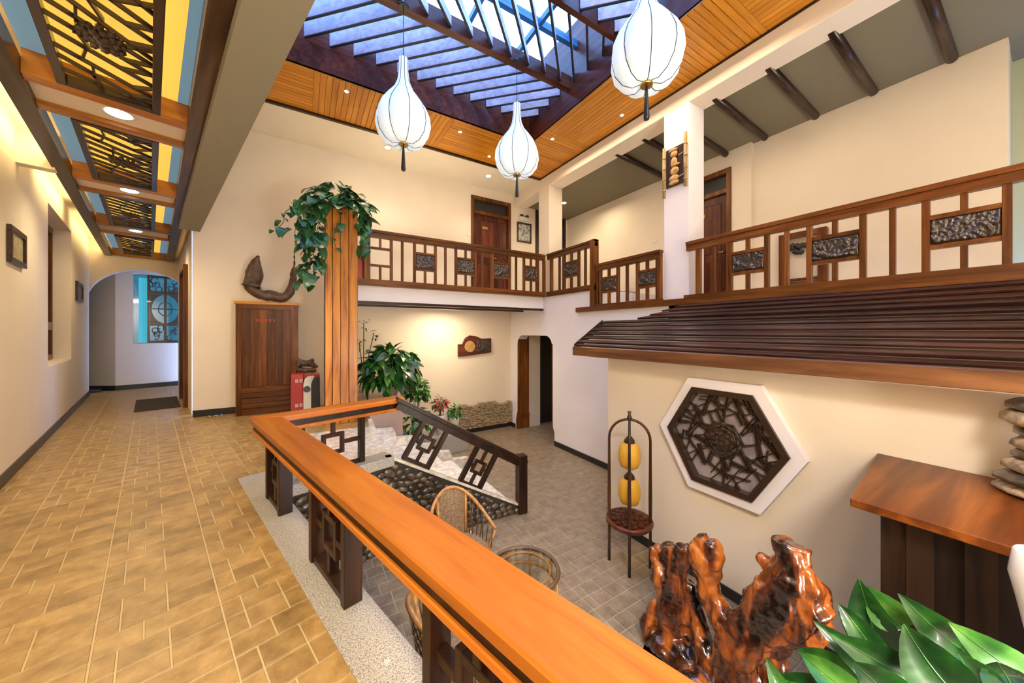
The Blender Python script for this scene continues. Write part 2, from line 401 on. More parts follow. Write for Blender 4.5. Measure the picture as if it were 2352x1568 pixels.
# -- walls
def ring_wall(mb, lo, hi, a0, a1, z0, z1, holes, axis, const, th):
    """wall in plane axis=const (thickness th) from a0..a1, z0..z1 with rectangular holes (h0,h1,hz0,hz1)"""
    cuts = sorted({a0, a1, *[h for ho in holes for h in ho[:2]]})
    for s0, s1 in zip(cuts, cuts[1:]):
        zs = [(z0, z1)]
        for h in holes:
            if h[0] <= s0 + 1e-6 and h[1] >= s1 - 1e-6:
                nz = []
                for (q0, q1) in zs:
                    if h[2] > q0: nz.append((q0, min(q1, h[2])))
                    if h[3] < q1: nz.append((max(q0, h[3]), q1))
                zs = nz
        for q0, q1 in zs:
            if q1 - q0 < 1e-4: continue
            if axis == 'x': mb.box(const, const + th, s0, s1, q0, q1)
            else: mb.box(s0, s1, const, const + th, q0, q1)
# corridor left wall with the shuttered window recess
mb = MB(CR); ring_wall(mb, 0, 0, -CB, 11.49, 0, 4.75, [(7.26, 9.12, .90, 3.0)], 'x', -1.20, .31)
struct('wall_left', mb, plaster, label='cream plaster wall along the left of the corridor')
# back of the recess
mb = MB(CR); mb.box(-1.22, -1.17, 7.2, 9.2, .85, 3.05); struct('wall_left_recess', mb, plaster)
# corridor right wall beyond the corner, with a doorway
mb = MB(CR); ring_wall(mb, 0, 0, 7.62, 11.49, 0, 4.75, [(8.45, 9.55, 0, 2.5)], 'x', .462, .12)
struct('wall_corridor_right', mb, plaster)
# arched end wall of the corridor
mb = MB(CR)
out = [(-1.2, 0), (-1.2, 3.4), (1.0, 3.4), (1.0, 0), (.74, 0)]
arc = [(-.10 + .84 * math.cos(t), 1.98 + .79 * math.sin(t)) for t in [PI * k / 24 for k in range(25)]]
poly = out + arc + [(-.94, 0)]
mb.prism([(x, 11.49, z) for x, z in poly], (0, .22, 0))
struct('wall_arch', mb, plaster, label='cream wall with a wide round arch at the corridor end')
# room behind the arch
far = MB(CR); ring_wall(far, 0, 0, -.55, 1.4, 0, 3.3, [(-.28, .66, 1.07, 2.74)], 'y', 12.03, .25)
struct('wall_far', far, plaster)
mb = MB(CR); mb.prism([(-.55, 12.03, 0), (-.55, 12.28, 0), (-3.0, 14.9, 0), (-3.2, 14.7, 0)], (0, 0, 3.3)); mb.box(-3.3, -3.2, 11.49, 14.9, 0, 3.3); mb.box(-3.2, -1.2, 11.49, 11.7, 0, 3.3)
struct('wall_far_left', mb, plaster)
mb = MB(CR); mb.box(-3.3, 1.4, 11.5, 15, 3.2, 3.3); struct('ceiling_far_room', mb, plaster_g)
# back wall of the atrium
mb = MB()
mb.prism([(-1.51, YB, 0), (-1.51 + .0, YB, 4.75), (-.6, YB, 4.75), (-.6, YB, 0)], (.0, .16, 0))
ring_wall(mb, 0, 0, -.6, 6.35, ZL - .1, 4.75, [(3.29, 4.36, 2.12, 4.53), (5.12, 6.12, 2.12, 4.56)], 'y', YB, .16)
wall_back = struct('wall_back', mb, plaster, label='tall cream plaster wall at the far end of the atrium')
# closing box of the building (behind the viewer and above)
mb = MB(CR); mb.box(-1.2, 1.0, -CB - .15, -CB, ZL, 4.75); struct('wall_behind', mb, plaster)
mb = MB(); mb.box(-.5, 8, -CB - .75, -CB - .6, ZL, 4.75); struct('wall_behind', mb, plaster)
# lower right wall with the bottle shaped doorway
def rr(cx, cy, r, a0, a1, n=6): return [(cx + r * math.cos(a0 + (a1 - a0) * k / n), cy + r * math.sin(a0 + (a1 - a0) * k / n)) for k in range(n + 1)]
op = [(5.48, ZL), (5.48, ZL + .26), (5.56, ZL + .42)] + [(5.56, 1.02)] + rr(5.78, 1.05, .22, PI, PI / 2) + rr(6.68, 1.05, .22, PI / 2, 0) + [(6.90, ZL + .42), (6.97, ZL + .26), (6.97, ZL)]
outl = [(2.93, ZL), (2.93, 1.72), (4.43, 1.72), (4.43, 2.09), (YB, 2.09), (YB, ZL)]
mb = MB(); mb.prism([(XR, y, z) for y, z in (outl + op[::-1])], (.24, 0, 0))
struct('wall_lower_right', mb, plaster_w, label='white wall below the upper walkway with a bottle shaped doorway')
# wooden lining of the doorway reveal (left jamb) and passage beyond
mb = MB(); mb.box(XR + .005, 4.68, 6.86, 6.91, ZL + .36, 1.25); mb.box(XR + .005, 4.69, 6.86, 6.96, ZL, ZL + .24); mb.box(XR + .01, 4.68, 6.84, 6.93, ZL + .24, ZL + .36)
mb.box(XR - .004, XR + .03, 5.535, 5.56, ZL + .35, 1.1)
struct('trim_doorway', mb, W_mid['Z'])
mb = MB(); mb.box(4.69, 5.03, 6.88, 7.0, ZL, 1.6); mb.box(XR + .24, 6.4, YB, YB + .1, ZL, 1.8)
mb.box(6.25, 6.35, 4.6, 7.3, ZL, 1.8); mb.box(XR + .24, 6.4, 4.5, 4.6, ZL, 1.8); mb.box(6.25, 6.35, 7.05, 9, ZL, 1.8)
struct('wall_passage', mb, plaster)
mb = MB(); mb.box(5.03, 6.24, 7.02, 7.10, ZL, 1.3); struct('passage_dark_panel', mb, black_base)  # black panel in place of the unlit depth of the passage
mb = MB(); mb.box(XR + .2, 6.4, 4.5, 7.3, 1.62, 1.72); struct('ceiling_passage', mb, plaster_g)
# projecting wall that carries the hexagonal window
mb = MB(); mb.box(3.17, XR + .3, -CB - .6, 2.93, ZL, 1.045); mb.box(XR + .02, XR + .3, -CB - .6, 2.94, 1.045, 1.74)
struct('wall_hexagon', mb, plaster, label='projecting cream wall under the wooden awning')
# upper walkway slabs
mb = MB(); mb.box(.72, XR + .2, 5.86, YB, 1.84, 2.12); struct('wall_balcony_edge', mb, plaster_w)
mb = MB(); mb.box(XR + .02, 6.2, 5.0, YB, 1.84, 2.12); mb.box(XR + .02, 6.2, 4.43, 5.0, 1.84, 2.12)
mb.box(XR + .02, 6.2, -CB - .6, 4.43, 1.5, 1.74); struct('floor_walkway', mb, plaster_w)
mb = MB()
for k, (y0, y1, z1) in enumerate(((4.93, 5.25, 2.22), (4.62, 4.93, 2.07), (4.30, 4.62, 1.93))): mb.box(5.45, 6.19, y0, y1, 1.74, z1)
struct('trim_walkway_steps', mb, W_dark['X'])
# rear wall of the walkway
mb = MB(); ring_wall(mb, 0, 0, 2.68, YB + .1, 1.5, 4.75, [(2.98, 3.98, 1.74, 4.16)], 'x', 6.2, .18)
mb.box(6.28, 6.5, .32, 2.68, 1.5, 4.75); struct('wall_rear', mb, plaster, label='cream rear wall of the upper walkway')
mb = MB(); mb.box(6.9, 7.0, -3, .34, 1.5, 4.75); mb.box(6.5, 7.0, .325, .345, 1.5, 4.75)
struct('wall_rear_recess', mb, plain('recess_paint', (.50, .52, .34), .85))
# beam, pillars
mb = MB(); mb.box(4.45, 4.81, -CB - .6, YB, 4.48, 4.90)
struct('trim_beam', mb, plaster, bevel=.01, label='long cream ceiling beam along the upper walkway')
mb = MB(); mb.box(4.45, 4.81, 5.76, 6.14, 2.12, 4.48); struct('trim_pillar', mb, plaster, bevel=.006, label='square cream pillar at the far walkway corner')
mb = MB(); mb.box(4.45, 4.81, 2.673, 3.052, 1.74, 4.48); struct('trim_pillar', mb, plaster_w, bevel=.006, label='square white pillar with the carved plaque on it')
# walkway ceiling
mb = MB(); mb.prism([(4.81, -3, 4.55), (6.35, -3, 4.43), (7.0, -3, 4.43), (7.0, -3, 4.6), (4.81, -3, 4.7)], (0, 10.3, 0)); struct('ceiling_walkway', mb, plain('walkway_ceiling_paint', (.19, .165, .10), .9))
for i, y in enumerate((.67, 1.286, 1.857, 2.478, 3.06, 3.60, 4.159)):
    mb = MB(); mb.tube([(4.70, y, 4.515), (6.18, y, 4.40)], .048, 10)
    struct('trim_rafter', mb, W_dark['X'])
# soffit between corridor and atrium
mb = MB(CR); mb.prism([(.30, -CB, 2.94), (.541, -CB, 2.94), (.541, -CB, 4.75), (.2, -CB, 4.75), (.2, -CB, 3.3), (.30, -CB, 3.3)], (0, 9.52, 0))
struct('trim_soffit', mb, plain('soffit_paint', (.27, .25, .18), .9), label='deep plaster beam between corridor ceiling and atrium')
# flat ceilings
mb = MB(); mb.box(-2.2, 4.45, 6.09, YB, ZC, ZC + .1); struct('ceiling', mb, plaster_g, label='flat plaster ceiling strip along the back wall')
mb = MB(); mb.box(-3, -1.3, -3, 6.09, ZC + .02, ZC + .1); mb.box(-1.3, 3.48, -3, .44, ZC + .02, ZC + .1); struct('ceiling', mb, plaster_g)
# corridor upper ceiling
mb = MB(CR); mb.box(-1.2, .6, -CB, 11.6, 3.34, 3.44); struct('ceiling_corridor', mb, plaster)
# cream strip between left wall and left beam with a cross bulkhead
mb = MB(CR); mb.box(-.89, -.66, 5.73, 5.85, 2.99, 3.34); struct('trim_bulkhead', mb, plaster)
# skirtings
mb = MB(CR); mb.box(-.89, -.875, -CB, 11.49, 0, .105); struct('baseboard_left', mb, black_base)
mb = MB(); mb.box(-1.51, -.98, YB - .015, YB, 0, .105); struct('baseboard_back', mb, black_base)
mb = MB(CR); mb.box(-.55, .62, 12.015, 12.03, 0, .11); mb.prism([(-.55, 12.0, 0), (-.55, 12.03, 0), (-2.9, 14.5, 0), (-2.92, 14.47, 0)], (0, 0, .11)); struct('baseboard_far', mb, black_base)
mb = MB(); mb.box(XR - .015, XR, 2.93, 5.47, ZL, ZL + .10); mb.box(XR - .015, XR, 6.98, YB, ZL, ZL + .10); struct('baseboard_right', mb, black_base)
mb = MB(); mb.box(3.155, 3.17, -CB, 2.93, ZL, ZL + .09); mb.box(3.155, 4.36, 2.93, 2.945, ZL, ZL + .09); struct('baseboard_hexagon', mb, black_base)
mb = MB(); mb.box(2.75, XR, YB - .03, YB, ZL, ZL + .10); struct('baseboard_lower_back', mb, black_base)
# dark beams under the balcony
mb = MB(); mb.box(.72, XR - .01, 5.84, 5.93, 1.80, 1.845); struct('trim_balcony_under', mb, W_dark['X'])
mb = MB(); mb.box(.72, XR - .25, 6.25, 6.33, 1.79, 1.84); struct('trim_balcony_under', mb, W_dark['X'])

# ================================================================== ORANGE BOARDED CEILING AND SKYLIGHT
WX, WY = 3.48, 5.10             # well edges
mb = MB(); mb.box(-1.3, 4.45, WY, 6.06, ZC - .004, ZC + .02); mb.box(WX, 4.45, -CB - .6, WY, ZC - .004, ZC + .02)
bc = mb.build('ceiling', W_or['X']); tag(bc, 'orange varnished board ceiling round the skylight', kind='structure')
boards = []
def board_patch(x0, x1, y0, y1, along, mat):
    w = .075
    a0, a1 = (y0, y1) if along == 'X' else (x0, x1)
    n = max(1, round((a1 - a0) / w)); w = (a1 - a0) / n
    for k in range(n):
        a = a0 + k * w + .003; e = a0 + (k + 1) * w - .003
        if along == 'X': boards.append((x0, x1, a, e, mat))
        else: boards.append((a, e, y0, y1, mat))
board_patch(-.95, .10, WY, 6.055, 'X', W_or['X'])
board_patch(.10, 2.05, WY, 6.055, 'Y', W_or['Y'])
board_patch(2.05, WX, WY, 6.055, 'X', W_or['X'])
board_patch(WX, 4.44, 4.55, 6.055, 'X', W_or['X'])
board_patch(WX, 4.44, 3.0, 4.55, 'Y', W_or['Y'])
board_patch(WX, 4.44, 1.75, 3.0, 'X', W_or['X'])
board_patch(WX, 4.44, .3, 1.75, 'Y', W_or['Y'])
for x0, x1, y0, y1, mat in boards:
    c = Vector(((x0 + x1) / 2, (y0 + y1) / 2, ZC - .012))
    mb = MB(); mb.box(x0, x1, y0, y1, ZC - .018, ZC - .003)
    mb.build('board', mat, bc, at=c, bevel=.002)
mb = MB(); mb.box(-1.2, 4.50, 6.055, 6.105, ZC - .05, ZC + .01); struct('trim_ceiling', mb, W_dark['X'])
mb = MB(); mb.box(4.44, 4.485, -2, 6.055, ZC - .045, ZC + .01); struct('trim_ceiling', mb, W_dark['Y'])
# well sides
ZS = 5.12
mb = MB(); mb.box(-1.3, WX + .05, WY, WY + .08, ZC, ZS + .9); mb.box(-1.3, WX, WY - .012, WY, ZC + .02, ZS - .04, 1)
mb.box(WX, WX + .08, -CB - .5, WY + .08, ZC, ZS + .9, 1)
struct('wall_skylight_well', mb, [W_red['X'], W_red['Y']])
mb = MB(); mb.box(-1.38, -1.3, .4, WY, ZC, ZS + .9); mb.box(-1.3, WX, .4, .48, ZC, ZS + .9); struct('wall_skylight_well', mb, plaster_w)
# beams of the grid
for y, w in ((3.98, .10), (2.98, .07), (1.75, .07)):
    mb = MB(); mb.box(-1.3, WX, y, y + w, ZS - .035, ZS + .16); struct('trim_grid_beam', mb, W_red['X'])
# diagonal slats, each set on edge
def slats(y0, y1, dirn, pitch, parent, dep=.23):
    d = Vector((dirn, -1, 0)).normalized() if dirn > 0 else Vector((-1, -1, 0)).normalized()
    L = (y1 - y0); n = 0
    xs = -1.3 - L
    while xs < WX + L:
        # from (xs, y1) to (xs + dirn*L, y0)
        a = Vector((xs, y1, 0)); b2 = Vector((xs + dirn * L, y0, 0))
        lo, hi = -1.3, WX
        def clip(a, b2):
            t0, t1 = 0, 1; dx = b2.x - a.x
            for bound, sgn in ((lo, 1), (hi, -1)):
                if abs(dx) < 1e-9: continue
                t = (bound - a.x) / dx
                if dx * sgn > 0: t0 = max(t0, t)
                else: t1 = min(t1, t)
            return (a + (b2 - a) * t0, a + (b2 - a) * t1) if t1 - t0 > .03 else None
        q = clip(a, b2)
        if q:
            c = (q[0] + q[1]) / 2; mb = MB()
            mb.bar(q[0] + Vector((0, 0, ZS + .01 + dep / 2)), q[1] + Vector((0, 0, ZS + .01 + dep / 2)), .026, dep)
            mb.bar(q[0] + Vector((0, 0, ZS + .005)), q[1] + Vector((0, 0, ZS + .005)), .030, .012, mi=1)
            mb.build('slat', [slat_m, slat_edge], parent, at=(c.x, c.y, ZS + .08)); n += 1
        xs += pitch
grille = bpy.data.objects.new('ceiling_grille', None); link(grille); grille.location = (1.5, 3, ZS); tag(grille, 'herringbone grille of pale diagonal slats under the skylight', kind='structure')
slats(4.08, WY, 1, .29, grille)
slats(3.05, 3.98, -1, .29, grille, .12)
slats(1.82, 2.98, 1, .29, grille)
slats(.48, 1.75, -1, .29, grille)
# closed boards over the side bays, glass over the middle
sky = bpy.data.objects.new('window_1', None); link(sky); sky.location = (1.5, 2.8, 5.7); tag(sky, 'glass skylight in blue steel frames above the grille', kind='structure')
xs = [-1.35, -.6, .25, 1.1, 1.95, 2.8, 3.55]; ys = [.44, 1.3, 2.15, 3.0, 3.85, 4.5, 5.14]
for x in xs:
    mb = MB(); mb.box(x - .025, x + .025, .44, 5.14, 5.62, 5.70); mb.build('glazing_bar', steel, sky)
for y in ys:
    mb = MB(); mb.box(-1.35, 3.55, y - .035, y + .035, 5.61, 5.71); mb.build('glazing_bar', steel, sky)
for a, b2 in zip(xs, xs[1:]):
    for c, d in zip(ys, ys[1:]):
        mb = MB(); mb.box(a + .025, b2 - .025, c + .035, d - .035, 5.66, 5.666); mb.build('pane', glass, sky)

# ================================================================== CORRIDOR CEILING
mb = MB(CR); mb.bar((-.632, -CB, 3.08), (-.627, 11.49, 3.08), .105, .13)
struct('trim_corridor_beam', mb, W_beam, label='long dark wooden ceiling beam beside the left wall')
mb = MB(CR); mb.prism([(.17, -CB, 3.02), (.28, -CB, 3.02), (.386, 11.49, 3.02), (.256, 11.49, 3.02)], (0, 0, .14))
struct('trim_corridor_beam', mb, W_beam, label='long dark wooden ceiling beam beside the atrium')
BAYS = [(-2.1, -.42), (.10, 1.80), (2.30, 3.83), (4.36, 5.95), (6.52, 8.28), (9.0, 11.45)]
ends = []
for i, (a, b2) in enumerate(BAYS):
    # cross beams at both ends of a bay and a plaster band with a round lamp up to the next bay
    for c in (a - .05, b2 + .05):
        mb = MB(CR); mb.box(-.575, .19 + c * .006, c - .05, c + .05, 3.035, 3.20)
        struct('trim_cross_beam', mb, W_cross)
    if i < len(BAYS) - 1:
        n0 = BAYS[i + 1][0]
        mb = MB(CR); mb.box(-.575, .22, b2 + .10, n0 - .10, 3.07, 3.10); struct('ceiling_band', mb, plaster_band)
        t = thing('ceiling_light', P(-.17, (b2 + n0) / 2, 3.07), ['round recessed lamp in the plaster band right above the viewer', 'round recessed lamp in the second plaster band overhead', 'round recessed lamp in the nearest plaster band in view', 'round recessed lamp in the second visible plaster band', 'round recessed lamp in the plaster band nearest the arch'][i], 'ceiling light', 'round lamps in the corridor ceiling bands', BCO)
        mb = MB(); mb.lathe([(.075, 0), (.095, -.006), (.095, 0)], 20, (0, 0, .002)); mb.build('bezel', white_pl, t, local=True)
        mb = MB(); mb.lathe([(.074, -.002), (.074, .004)], 20); mb.build('lamp_disc', lamp_cool, t, local=True)
        q = P(-.17, (b2 + n0) / 2, 3.04)
        lamp('band_light', 'SPOT', q, 40, (1, .80, .46), .06, spot=2.7, blend=.9)
    # warm cove lamp behind the beam on the wall side
    cl = lamp('cove_lamp', 'AREA', (0, 0, 0), 5, (1, .74, .32), .05, sy=b2 - a)
    M3 = Matrix((Vector((0, 0, -1)), Cd, Nd)).transposed().to_4x4(); M3.translation = P(-.66, (a + b2) / 2, 3.20); cl.matrix_world = M3
    # recess ceiling of the bay: its yellow and bluish light given as glowing panels
    mb = MB(CR); mb.box(-.47, .09, a, b2, 3.20, 3.21); struct('ceiling_glow_panel', mb, yellow_glow)
    mb = MB(CR); mb.box(-.575, -.47, a, b2, 3.20, 3.21); struct('ceiling_glow_panel', mb, blue_glow)
    mb = MB(CR); mb.box(.09, .15, a, b2, 3.20, 3.21); mb.box(.15, .26, a, b2, 3.20, 3.21, 1); struct('ceiling_glow_panel', mb, [yellow_glow, blue_glow])
# carved lattice panels hung below the glowing panels
def split_poly(poly, depth, rng, out, base):
    """irregular cracked-ice division of a convex 2d polygon; bars collected in out"""
    if depth == 0: return
    n = len(poly); L = [(poly[(i + 1) % n] - poly[i]).length for i in range(n)]
    i = max(range(n), key=lambda k: L[k]); best = None
    a = poly[i].lerp(poly[(i + 1) % n], rng.uniform(.38, .62))
    ang = None; js = [j for j in range(n) if j != i]
    j = max(js, key=lambda k: L[k] * (1.0 if (k - i) % n not in (1, n - 1) else .6) * rng.uniform(.7, 1.2))
    b2 = poly[j].lerp(poly[(j + 1) % n], rng.uniform(.3, .7))
    out.append((a, b2))
    idx = []; k = (i + 1) % n; p1 = [a]
    while k != (j + 1) % n: p1.append(poly[k]); k = (k + 1) % n
    p1.append(b2); k = (j + 1) % n; p2 = [b2]
    while k != (i + 1) % n: p2.append(poly[k]); k = (k + 1) % n
    p2.append(a)
    split_poly(p1, depth - 1, rng, out, base); split_poly(p2, depth - 1, rng, out, base)
def rosette(mb, c, rx, ry, h, up, seed=1):
    """carved openwork medallion: rings of small lobes"""
    rng = random.Random(seed); M = up
    for ring, cnt, rr_ in ((1.0, 12, .18), (.68, 9, .2), (.36, 5, .2), (0, 1, .24)):
        for k in range(cnt):
            t = 2 * PI * k / cnt + ring
            p = M @ Vector((c[0] + rx * ring * .82 * math.cos(t), c[1] + ry * ring * .82 * math.sin(t), c[2] + h * (1 - ring * .5) * rng.uniform(.6, 1)))
            g = bmesh.ops.create_icosphere(mb.b, subdivisions=1, radius=1, matrix=Matrix.Translation(p) @ M.to_3x3().to_4x4() @ Matrix.Diagonal((rx * rr_ * rng.uniform(.9, 1.4), ry * rr_ * rng.uniform(.9, 1.4), h * .7, 1)))
names = ['carved lattice ceiling panel behind the viewer', 'carved lattice ceiling panel straight over the viewer', 'nearest carved lattice ceiling panel in view, largest in the corridor', 'second carved lattice ceiling panel along the corridor', 'third carved lattice ceiling panel along the corridor', 'carved lattice ceiling panel closest to the arch']
for i, (a, b2) in enumerate(BAYS):
    if i == 0: continue
    x0, x1, y0, y1 = -.435, .055, a + .04, b2 - .0
    if i == 5: y0, y1 = a + .2, b2 - .25
    L = y1 - y0; W_ = x1 - x0; z = 3.06
    t = thing('lattice_panel', P((x0 + x1) / 2, (y0 + y1) / 2, z), names[i], 'ceiling panel', 'carved lattice panels of the corridor ceiling')
    for q in ((x0, x0 + .045, y0, y1), (x1 - .045, x1, y0, y1), (x0 + .045, x1 - .045, y0, y0 + .045), (x0 + .045, x1 - .045, y1 - .045, y1)):
        mb = MB(CR); mb.box(*q, z - .02, z + .045); mb.build('frame_bar', lat, t, bevel=.004)
    rng = random.Random(31 + i); out = []
    ix0, ix1, iy0, iy1 = x0 + .04, x1 - .04, y0 + .04, y1 - .04
    nb = 10
    ys_ = [iy0 + (iy1 - iy0) * k / nb for k in range(nb + 1)]
    # two families of slanting bars with short ties between them, as in a cracked-ice screen
    for k in range(-1, nb):
        a_ = Vector((ix0, ys_[max(k, 0)] + rng.uniform(-.02, .03))); b_ = Vector((ix1, min(iy1, max(iy0, ys_[min(k + 2, nb)] + rng.uniform(-.05, .05)))))
        if k == -1: a_ = Vector((ix0 + .15, iy0))
        out.append((a_, b_))
        p = a_.lerp(b_, rng.uniform(.25, .45)); q = Vector((p.x + rng.uniform(-.03, .05), min(iy1, p.y + (iy1 - iy0) / nb * rng.uniform(.9, 1.1))))
        out.append((p, q))
        p = a_.lerp(b_, rng.uniform(.6, .8)); q = Vector((ix1, max(iy0, p.y - .12 * rng.uniform(.3, 1.2))))
        out.append((p, q))
    for p, q in out:
        mb = MB(CR); mb.bar((p.x, p.y, z + .012), (q.x, q.y, z + .012), .013, .024); mb.build('lattice_bar', lat, t)
    mb = MB(); rosette(mb, ((x0 + x1) / 2, (y0 + y1) / 2, z), .10, .13, -.03, CR, i); mb.build('rosette', lat, t)

# ================================================================== WINDOWS AND DOORS
# shuttered window in the left wall
w2 = thing('window_2', P(-1.1, 8.2, .9), None, None); w2['kind'] = 'structure'; w2['label'] = 'brown shuttered window set deep in the left wall'
fr = [(7.62, 7.70, .92, 2.98), (8.26, 8.34, .92, 2.98), (8.95, 9.03, .92, 2.98), (7.70, 8.26, .92, 1.0), (8.34, 8.95, .92, 1.0), (7.70, 8.26, 1.38, 1.50), (8.34, 8.95, 1.38, 1.50), (7.70, 8.26, 2.9, 2.98), (8.34, 8.95, 2.9, 2.98)]
for q in fr:
    mb = MB(CR); mb.box(-1.12, -1.06, *q); mb.build('window_frame', W_mid['Z'], w2)
for q in ((7.70, 8.26, 1.0, 1.38), (8.34, 8.95, 1.0, 1.38), (7.70, 8.26, 1.5, 2.9), (8.34, 8.95, 1.5, 2.9)):
    mb = MB(CR); mb.box(-1.115, -1.095, *q); mb.build('shutter_panel', W_red['Z'], w2)
mb = MB(CR); mb.box(-1.12, -.90, 7.27, 9.12, .88, .915); mb.build('window_sill', plaster, w2)
# far window with the round carved screen
w3 = thing('window_3', P(.2, 12.1, 1.07), None, None); w3['kind'] = 'structure'; w3['label'] = 'bright blue window with a dark carved screen behind the arch'
YW = 12.12
def fb(n0, n1, z0, z1, nm='screen_frame', y0=YW - .03, y1=YW + .02, mat=lat):
    mb = MB(CR); mb.box(n0, n1, y0, y1, z0, z1); mb.build(nm, mat, w3)
for q in ((-.05, -.005, 1.08, 2.73), (.235, .285, 1.08, 2.73), (.52, .57, 1.08, 2.73)): fb(*q)
for q in ((-.005, .235), (.285, .52)):
    for z0, z1 in ((1.08, 1.14), (1.50, 1.56), (2.28, 2.36), (2.68, 2.73)): fb(q[0], q[1], z0, z1)
for (n0, n1) in ((-.005, .235), (.285, .52)):
    for (z0, z1, k) in ((1.14, 1.50, 0), (2.36, 2.68, 1)):
        rng = random.Random(k + int(n0 * 10)); 
        for j in range(7):
            mb = MB(CR); cx, cz = rng.uniform(n0 + .04, n1 - .04), rng.uniform(z0 + .05, z1 - .05); r0 = rng.uniform(.03, .06); t0 = rng.uniform(0, 6)
            mb.tube([(cx + r0 * math.cos(t0 + s * .6), YW, cz + r0 * 1.3 * math.sin(t0 + s * .6)) for s in range(8)], .009, 5); mb.build('scroll', lat, w3)
cx = .26
for sgn in (-1, 1):
    pts = [(cx + sgn * .235 * math.sin(t), YW, 1.92 + .355 * math.cos(t)) for t in [PI * k / 20 for k in range(21)]]
    mb = MB(CR)
    for p, q in zip(pts, pts[1:]):
        e = lambda v: (cx + sgn * .262, YW, v[2]) 
        mb.prism([Vector(p) - Vector((0, .01, 0)), Vector(q) - Vector((0, .01, 0)), Vector(e(q)) - Vector((0, .01, 0)), Vector(e(p)) - Vector((0, .01, 0))], (0, .02, 0))
    mb.build('round_opening', lat, w3)
    mb = MB(CR); mb.tube([(cx + sgn * .12 * math.sin(t), YW, 1.92 + .17 * math.cos(t)) for t in [PI * k / 12 for k in range(13)]], .008, 5)
    mb.tube([(cx + sgn * .02, YW, 1.92), (cx + sgn * .23, YW, 1.92)], .01, 5); mb.build('scroll', lat, w3)
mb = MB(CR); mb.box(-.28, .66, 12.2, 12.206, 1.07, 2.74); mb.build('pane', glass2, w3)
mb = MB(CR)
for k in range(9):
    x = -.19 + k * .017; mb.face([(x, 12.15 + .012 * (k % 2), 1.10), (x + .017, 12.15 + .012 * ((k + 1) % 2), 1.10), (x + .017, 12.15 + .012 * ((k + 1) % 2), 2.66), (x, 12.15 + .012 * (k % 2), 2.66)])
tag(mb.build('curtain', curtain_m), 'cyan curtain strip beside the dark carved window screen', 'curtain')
# doorway leaf in the corridor right wall
d1 = thing('door_1', P(.46, 8.45, 0), None, None); d1['kind'] = 'structure'; d1['label'] = 'reddish wooden door frame just before the arch'
for q in ((8.38, 8.46, 0, 2.56), (9.54, 9.62, 0, 2.56), (8.46, 9.54, 2.48, 2.56)):
    mb = MB(CR); mb.box(.40, .60, *q); mb.build('door_frame', W_mid['Z'], d1)
mb = MB(CR); mb.box(.50, .54, 8.46, 9.54, .01, 2.48); mb.build('door_leaf', W_mid['Z'], d1)
# door on the balcony in the back wall
def panel_door(nm, lab, T, w, h, leafw, hh=.34, mat=W_red['Z'], fm=W_mid['Z'], plate=True):
    """T maps local x (width), y (into the wall), z; opening w x h"""
    d = thing(nm, T @ Vector((0, 0, 0)), None, None); d['kind'] = 'structure'; d['label'] = lab
    for q in ((0, .07, 0, h), (w - .07, w, 0, h), (.07, w - .07, h - .08, h), (.07, w - .07, h - hh - .07, h - hh)):
        mb = MB(T); mb.box(q[0], q[1], -.03, .08, q[2], q[3]); mb.build('door_frame', fm, d)
    mb = MB(T); mb.box(.07, w - .07, .05, .06, h - hh, h - .08); mb.build('transom_pane', black_base, d)
    mb = MB(T); mb.box(.07, leafw, .03, .07, .01, h - hh - .07); lf = mb.build('door_leaf', mat, d)
    z1 = h - hh - .07
    for q in ((.16, leafw - .1, .12, z1 * .42), (.16, leafw - .1, z1 * .50, z1 - .14)):
        mb = MB(T); mb.box(q[0], q[1], .016, .032, q[2], q[3]); mb.build('raised_panel', mat, lf, bevel=.01)
    mb = MB(T); mb.tube([(leafw - .05, .03, 1.0), (leafw - .05, -.02, 1.0), (leafw - .13, -.02, 1.0)], .011, 6); mb.build('door_handle', brass, lf)
    if plate: mb = MB(T); mb.box(leafw * .5 - .06, leafw * .5 + .08, .005, .02, z1 - .33, z1 - .27); mb.build('number_plate', brass, lf)
    if leafw < w - .12:
        mb = MB(T); mb.box(leafw + .005, w - .07, .035, .07, .01, z1); s = mb.build('side_panel', mat, d)
        mb = MB(T); mb.box(leafw + .04, w - .1, .02, .036, z1 * .5, z1 - .1); mb.build('raised_panel', mat, s, bevel=.01)
        mb = MB(T); mb.box(leafw + .04, w - .1, .02, .036, .1, z1 * .42); mb.build('raised_panel', mat, s, bevel=.01)
    return d
panel_door('door_2', 'red brown door with a small side leaf on the balcony', Matrix.Translation((3.29, YB, 2.12)), 1.07, 2.41, .72)
panel_door('door_3', 'dark brown door partly hidden by the far cream pillar', Matrix.Translation((5.12, YB, 2.12)), 1.0, 2.44, .92, mat=W_dark['Z'], fm=W_dark['Z'], plate=False)
panel_door('door_4', 'dark red brown door beside the white pillar on the upper walkway', Matrix.Translation((6.2, 3.98, 1.74)) @ Matrix.Rotation(-PI / 2, 4, 'Z'), 1.0, 2.42, .92)

